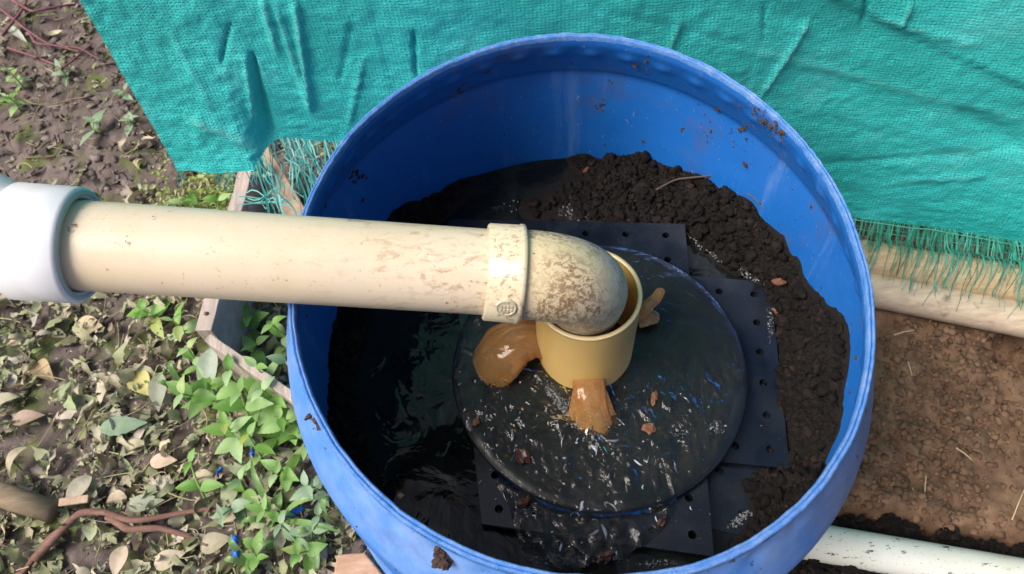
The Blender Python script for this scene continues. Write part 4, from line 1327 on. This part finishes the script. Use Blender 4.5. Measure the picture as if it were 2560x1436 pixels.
# grass blades
def grass(px_, py_, blades, label):
    b = at(px_, py_, 0.0)
    root = thing('grass_tuft', label, 'grass', tuple(b), 'grass tufts beside the drum')
    for k in range(len(blades)):
        qx, qy, h = blades[k]
        e = at(qx, qy, h) - b
        t = np.linspace(0, 1, 10)
        P_ = np.stack([e[0] * t, e[1] * t, e[2] * np.sin(t * math.pi / 2 * 1.15) / math.sin(math.pi / 2 * 1.15) + 0.02 * np.sin(t * math.pi)], 1)
        w = 0.0042 * np.sin(np.clip(t * 0.92 + 0.12, 0, 1) * math.pi) ** 0.6 + 0.0004
        dr_ = np.array([-e[1], e[0], 0]); dr_ /= np.linalg.norm(dr_) + 1e-9
        V = np.empty((30, 3)); V[0::3] = P_ - dr_ * w[:, None]; V[1::3] = P_ - np.array([0, 0, 0.0012]); V[2::3] = P_ + dr_ * w[:, None]
        F = []
        for i in range(9):
            F += [[3 * i, 3 * i + 1, 3 * i + 4, 3 * i + 3], [3 * i + 1, 3 * i + 2, 3 * i + 5, 3 * i + 4]]
        me = bpy.data.meshes.new('blade'); me.from_pydata(V.tolist(), [], F); me.materials.append(GRASS)
        me.polygons.foreach_set('use_smooth', np.ones(len(me.polygons), bool))
        o = bpy.data.objects.new('blade', me); COL.objects.link(o); o.parent = root
grass(700, 1310, [(820, 1245, .07), (630, 1150, .05), (740, 1290, .05), (600, 1310, .03), (860, 1335, .06)], 'tuft of long grass blades beside the lower left of the drum')
grass(830, 1330, [(825, 1240, .08), (730, 1345, .04), (790, 1430, .03)], 'grass stalks standing close to the drum wall above the wood offcut')
grass(640, 1420, [(575, 1340, .05), (690, 1350, .05), (560, 1400, .03)], 'short grass tuft by the blue scrap at the bottom edge')
grass(480, 1000, [(395, 960, .05), (430, 900, .06)], 'few grass blades left of the green weeds')

# ------------------------------------------------------------------ sticks, branch, scraps
def twig(name, pts, r0, r1, mat, label, cat, group=None, n=10, bumpy=0.12):
    P_ = np.array([at(*p) for p in pts]); t = np.linspace(0, 1, len(P_)); tt = np.linspace(0, 1, 40)
    path = np.stack([np.interp(tt, t, P_[:, i]) for i in range(3)], 1)
    for _ in range(3):
        path[1:-1] = (path[:-2] + 2 * path[1:-1] + path[2:]) / 4
    rad = np.linspace(r0, r1, 40) * (1 + bumpy * fbm(xyz(tt * 14, 0), 2, int(pts[0][0]) + 5))
    V, F = sweep(path, rad, n)
    return tag(obj(name, V, F, mat), label, cat, group)
br = thing('branch', 'reddish forked dead branch lying across the leaf litter', 'branch', tuple(at(300, 1285, 0.02)))
for pts in ([(85, 1400, .025), (160, 1320, .03), (200, 1280, .034), (265, 1280, .036), (330, 1305, .034), (420, 1290, .032), (520, 1270, .03), (560, 1285, .025)],
            [(270, 1290, .03), (320, 1325, .028), (400, 1320, .026), (470, 1340, .022), (520, 1365, .02)], [(165, 1320, .026), (120, 1350, .022), (60, 1430, .02), (20, 1450, .015)]):
    o = twig('limb', pts, 0.0066, 0.0028, BARK, '', '')
    for k in ('label', 'category'):
        del o[k]
    adopt(o, br)
V, F = sweep([at(-60, 1215, .045), at(40, 1250, .036), at(135, 1280, .03)], [0.019, 0.018, 0.017], 20)
tag(obj('stick', V, F, STICK), 'thick cut brown stick poking in from the left edge at the bottom', 'stick')
V, F = box((-0.022, -0.006, 0), (0.022, 0.006, 0.006))
o = obj('wood_chip', V, F, WOOD_TAN, smooth=False); o.location = at(188, 1253, 0.036); o.rotation_euler = (0.1, 0.05, 0.05); bevel(o, 0.001)
tag(o, 'flat tan wood chip beside the end of the thick stick', 'wood chip')
for i, (pts, lb) in enumerate([([(0, 20, .03), (60, 70, .04), (120, 110, .03), (200, 130, .02)], 'thick purple stem running from the top left corner over the mud'),
                               ([(30, 0, .05), (80, 30, .05), (150, 15, .04), (190, 10, .03)], 'arched purple stem along the top left edge'),
                               ([(60, 60, .03), (90, 110, .03), (200, 120, .02), (250, 150, .01)], 'thin purple stem reaching toward the tarp edge'),
                               ([(20, 120, .02), (80, 140, .02), (160, 170, .015), (230, 110, .015)], 'low purple stem crossing the mud below the others'),
                               ([(5, 90, .03), (60, 20, .045), (75, -30, .05)], 'dark purple stem rising out of the frame at the corner')]):
    twig('dead_stem', pts, 0.0038, 0.0018, REDSTEM, lb, 'stem', 'purple dead stems at the upper left')
twig('rootlet', [(60, 395, .012), (140, 390, .014), (165, 320, .014), (175, 210, .012)], 0.0016, 0.001, STICK, 'thin curved rootlet lying on the mud above the white fitting', 'root')
def scrap(px_, py_, l, w, rot, label):
    t = np.linspace(0, 1, 8)
    V = np.empty((24, 3)); F = []
    V[0::3] = np.stack([l * (t - .5), -w / 2 + 0 * t, 0.003 * np.sin(t * 5)], 1); V[1::3] = np.stack([l * (t - .5), 0 * t, 0.004 + 0.003 * np.sin(t * 5)], 1); V[2::3] = np.stack([l * (t - .5), w / 2 + 0 * t, 0.003 * np.sin(t * 5 + .5)], 1)
    for i in range(7):
        F += [[3 * i, 3 * i + 1, 3 * i + 4, 3 * i + 3], [3 * i + 1, 3 * i + 2, 3 * i + 5, 3 * i + 4]]
    V = V + rng.normal(size=V.shape) * np.array([0.0012, 0.0012, 0.0022])
    o = obj('plastic_scrap', V, F, BLUEBIT); o.location = at(px_, py_, 0.045); o.rotation_euler = (0.2, 0.1, math.radians(rot))
    m = o.modifiers.new('thick', 'SOLIDIFY'); m.thickness = 0.0012
    tag(o, label, 'plastic scrap', 'blue plastic scraps in the weeds')
scrap(632, 1130, 0.018, 0.007, 80, 'blue plastic scrap among the weeds, uppermost of the four')
scrap(548, 1180, 0.014, 0.005, 70, 'small blue plastic scrap left of the weeds in the litter')
scrap(588, 1365, 0.034, 0.010, 105, 'largest blue plastic scrap, near the bottom edge left of the drum')
scrap(735, 1280, 0.026, 0.005, 15, 'thin blue plastic strip under the grass beside the drum')
# bits on the drum and in the water
def crumb(name, p, s, mat, label, cat, group=None, sq=(1, 1, 0.7), rz=0.0):
    bv, bf = ICO2
    v = bv * np.array(sq) * s * (1 + 0.35 * rng.uniform(-1, 1, (len(bv), 1)))
    o = obj(name, v, bf, mat, smooth=False); o.location = p; o.rotation_euler = (0, 0, rz)
    return tag(o, label, cat, group)
def on_out(px_, py_):
    zs = np.linspace(0.40, 0.545, 300)
    best, bp = 9, None
    po, zo = np.array(outer)[:, 0], np.array(outer)[:, 1]
    for z in zs:
        p = at(px_, py_, z); r = math.hypot(p[0], p[1]); a = math.atan2(p[1], p[0])
        e = abs(r - (rim_r(a) + np.interp(z, zo, po)))
        if e < best:
            best, bp = e, p
    return bp
g = M('clod_brown', (0.05, 0.028, 0.02), 0.9); CLOD = g.m
g = M('chip_orange', (0.15, 0.062, 0.028), 0.7); g.bump(g.noise(200, 4), 0.6, 0.002); CHIP = g.m
g = M('nut_brown', (0.05, 0.018, 0.01), 0.25); NUT = g.m
cc = on_out(1108, 1398)
v, f = clods(cc + np.stack([rng.normal(size=26) * 0.0022, rng.normal(size=26) * 0.0055, 0.003 + rng.random(26) * 0.006], 1), 0.0014 + 0.0026 * rng.random(26), ICO2)
tag(obj('soil_clod', v, f, CLOD, smooth=False), 'dark brown soil clod stuck on the drum shoulder at the bottom', 'soil')
crumb('wood_chip', on_out(748, 990), 0.0058, CHIP, 'orange brown chip resting on the left shoulder of the drum', 'wood chip', None, (1.0, 1.5, 0.7), -0.6)
for i, (a_, b_, s_) in enumerate([(775, 1045, .0035), (800, 1060, .003), (812, 1070, .0028), (745, 1020, .002), (1012, 1380, .0025), (1350, 1470, .003)]):
    pass
cs, ss = [], []
for k in range(130):
    a = rng.uniform(0, 2 * math.pi); z = rng.uniform(0.36, 0.535); r = rim_r(a) + np.interp(-z, -np.array(inner)[:, 1], np.array(inner)[:, 0])
    cs.append((r * math.cos(a), r * math.sin(a), z)); ss.append(0.0009 + 0.0035 * rng.random() ** 5)
for k in range(70):
    a = rng.uniform(0, 2 * math.pi); z = rng.uniform(0.44, 0.54); r = rim_r(a) + np.interp(z, np.array(outer)[:, 1], np.array(outer)[:, 0])
    cs.append((r * math.cos(a), r * math.sin(a), z)); ss.append(0.0007 + 0.0022 * rng.random() ** 4)
for px_, py_, s_ in [(775, 1040, .004), (790, 1052, .0035), (802, 1066, .003), (1000, 1240, .003)]:
    cs.append(on_out(px_, py_)); ss.append(s_)
def on_in(px_, py_):
    best, bp = 9, None
    po, zo = np.array(inner)[::-1, 0], np.array(inner)[::-1, 1]
    for z in np.linspace(0.30, 0.544, 500):
        p = at(px_, py_, z); r = math.hypot(p[0], p[1]); a = math.atan2(p[1], p[0])
        e = abs(r - (rim_r(a) + np.interp(z, zo, po)))
        if e < best:
            best, bp = e, p
    return bp
for px_, py_, n_, s_, sp_ in [(1885, 280, 8, .0022, 7), (1905, 300, 12, .0024, 9), (1930, 318, 14, .0026, 9), (1950, 338, 12, .0022, 8), (1858, 322, 10, .0022, 6), (1708, 324, 8, .0022, 5), (1504, 262, 14, .0024, 8), (1770, 322, 10, .0014, 14),
                               (1830, 345, 12, .0012, 16), (895, 440, 12, .0028, 9), (1140, 178, 8, .0018, 6), (1148, 228, 8, .0018, 6), (1620, 165, 8, .0018, 10), (2055, 1010, 8, .0018, 8), (1800, 350, 40, .0009, 90), (1950, 520, 40, .0009, 80)]:
    for k in range(n_):
        cs.append(on_in(px_ + rng.normal() * sp_, py_ + rng.normal() * sp_)); ss.append(s_ * rng.uniform(0.5, 1.2))
v, f = clods(np.array(cs), np.array(ss), ICO1)
o = obj('dirt_specks', v, f, CLOD, drum, smooth=False); o['kind'] = 'stuff'
for px_, py_, s_, sq, mat, lb in [(1306, 1140, .0075, (1.4, 1, .7), NUT, 'shiny dark brown seed on the wet disc, left of the front jet'), (1312, 1255, .007, (0.8, 1.3, .7), NUT, 'brown seed husk in the water just below the disc edge'),
                                  (1622, 1072, .0065, (1.2, .9, .5), CHIP, 'orange brown bark chip on the disc right of the front jet'), (1635, 996, .0055, (1.6, .6, .4), CHIP, 'small pointed orange chip on the disc right of the stub foot'),
                                  (1190, 1055, .0045, (1.2, .8, .5), CHIP, 'brown chip near the left edge of the rubber disc'), (1655, 1305, .005, (.7, 1.3, .8), NUT, 'brown husk standing in the water on the lower plate'),
                                  (1512, 1393, .0065, (1.5, .8, .7), NUT, 'reddish brown husk at the near edge of the lower plate'), (1948, 705, .007, (.6, 1.4, .6), CHIP, 'orange brown chip on the compost bank at the right, just above the plate'),
                                  (1938, 775, .006, (1.5, .7, .6), CHIP, 'reddish chip on the compost where the right plate meets it'), (1465, 425, .005, (.7, 1.2, .7), CHIP, 'tan chip high on the dark compost at the back of the drum'),
                                  (1290, 565, .001, (1, 1, 1), CHIP, '')]:
    if not lb:
        continue
    zz = DISC_Z + 0.004
    if px_ > 1900 or py_ < 500:
        for _ in range(6):
            p = at(px_, py_, zz); zz = float(compost_h([p[0]], [p[1]])[0]) + 0.004
    elif py_ > 1245:
        zz = 0.325
    crumb('bark_chip' if mat is CHIP else 'seed_husk', at(px_, py_, zz), s_, mat, lb, 'chip' if mat is CHIP else 'seed', 'plant bits in the drum', sq, rng.uniform(0, 3))
# a long root on the compost bank
rp = []
for px_, py_ in [(1640, 475), (1690, 448), (1745, 443), (1790, 438), (1850, 470), (1890, 500), (1915, 530)]:
    zz = 0.36
    for _ in range(8):
        p = at(px_, py_, zz); zz = 0.5 * zz + 0.5 * (float(compost_h([p[0]], [p[1]])[0]) + 0.012)
    rp.append((px_, py_, zz))
twig('root', rp, 0.0014, 0.0009, BARK2, 'long thin pale root lying on the compost along the back wall of the drum', 'root', n=8)
# straw on the bare earth
for px0, py0, px1, py1, lb in [(2235, 838, 2285, 826, 'pale straw on bare earth just below the lower bamboo pole'), (2530, 1300, 2565, 1215, 'pale dry blade sticking up at the right edge by the ground pipe'),
                               (2270, 905, 2280, 940, 'short straw on the earth in the middle right'), (2315, 1190, 2312, 1230, 'short straw on the earth above the ground pipe'), (2390, 1120, 2430, 1150, 'thin straw lying on the crumbly earth at right')]:
    twig('straw', [(px0, py0, .03), ((px0 + px1) / 2, (py0 + py1) / 2 - 2, .034), (px1, py1, .032)], 0.0012, 0.0008, STRAW, lb, 'straw', 'straws on the bare earth', 6)

# ------------------------------------------------------------------ foam, bubbles and painted glints on the splashed water
bubs, bs = [], []
def foam(px_, py_, rx, ry, z, n_, rot=0):
    ca, sa = math.cos(math.radians(rot)), math.sin(math.radians(rot))
    for k in range(int(n_ * 1.6)):
        a, r = rng.uniform(0, 6.28), rng.random() ** 0.7
        dx, dy = rx * r * math.cos(a), ry * r * math.sin(a)
        bubs.append(at(px_ + dx * ca - dy * sa, py_ + dx * sa + dy * ca, z)); bs.append(0.0004 + 0.0013 * rng.random() ** 5)
foam(1450, 530, 60, 22, .304, 120); foam(1265, 515, 40, 16, .303, 22); foam(1590, 545, 30, 10, .308, 40)
foam(1780, 625, 75, 16, .308, 170, 35); foam(1885, 690, 45, 14, .312, 110, 25); foam(1925, 800, 10, 60, .311, 50)
foam(1385, 985, 60, 14, .335, 200, 55); foam(1440, 1035, 16, 40, .336, 60); foam(1480, 1060, 50, 14, .336, 70)
foam(1850, 1300, 40, 12, .305, 80, -35); foam(1450, 1400, 130, 14, .302, 180); foam(1640, 1410, 60, 10, .302, 40)
foam(1790, 1070, 25, 20, .335, 30); foam(1700, 1085, 25, 30, .335, 30)
v, f = clods(np.array(bubs), np.array(bs), ICO2, rough=0.05, squash=0.8)
tag(obj('foam', v, f, FOAM), 'patches of small pale bubbles on the water in the drum', 'foam', kind='stuff')
dc, L_, dirs, wd = [], [], [], []
for J, n_, rmax in ((J1, 66, 0.14), (J2, 20, 0.08)):
    for k in range(n_):
        a = -1.62 + rng.normal() * 0.75 if J is J1 else 3.75 + rng.normal() * 0.8
        r = 0.010 + rmax * rng.random()
        x_, y_ = J[0] + r * math.cos(a) + rng.normal() * 0.012, J[1] + r * math.sin(a) + rng.normal() * 0.012
        rd = math.hypot(x_ - DISC_C[0], y_ - DISC_C[1])
        if math.hypot(x_ - STUB_C[0], y_ - STUB_C[1]) < STUB_R + 0.004 or math.hypot(x_, y_) > 0.25 or (J is J2 and rd > DISC_R - 0.005):
            continue
        zb = DISC_Z + 0.0035 if rd < DISC_R else 0.3235
        dc.append((x_, y_, zb)); dirs.append(math.atan2(y_ - STUB_C[1], x_ - STUB_C[0]) + rng.normal() * 0.45)
        L_.append(0.0010 + 0.0075 * rng.random() ** 3.5); wd.append(0.0005 + 0.0015 * rng.random() ** 2.5)
bv, bf = ICO2
Vd, Fd = [], []
for i in range(len(dc)):
    v = bv * np.array([L_[i], wd[i], wd[i] * 0.6]) * (1 + 0.35 * rng.uniform(-1, 1, (len(bv), 1)))
    v[:, 1] += 0.12 * L_[i] * np.sin(v[:, 0] / L_[i] * 2.5 + i)
    ca, sa = math.cos(dirs[i]), math.sin(dirs[i])
    Vd.append(np.stack([v[:, 0] * ca - v[:, 1] * sa, v[:, 0] * sa + v[:, 1] * ca, v[:, 2]], 1) + np.array(dc[i])); Fd.append(bf + 42 * i)
tag(obj('splash_glints', np.concatenate(Vd), np.concatenate(Fd), GLINT), 'pale splash streaks painted in as glints on the water round the jets', 'painted glints', kind='stuff')
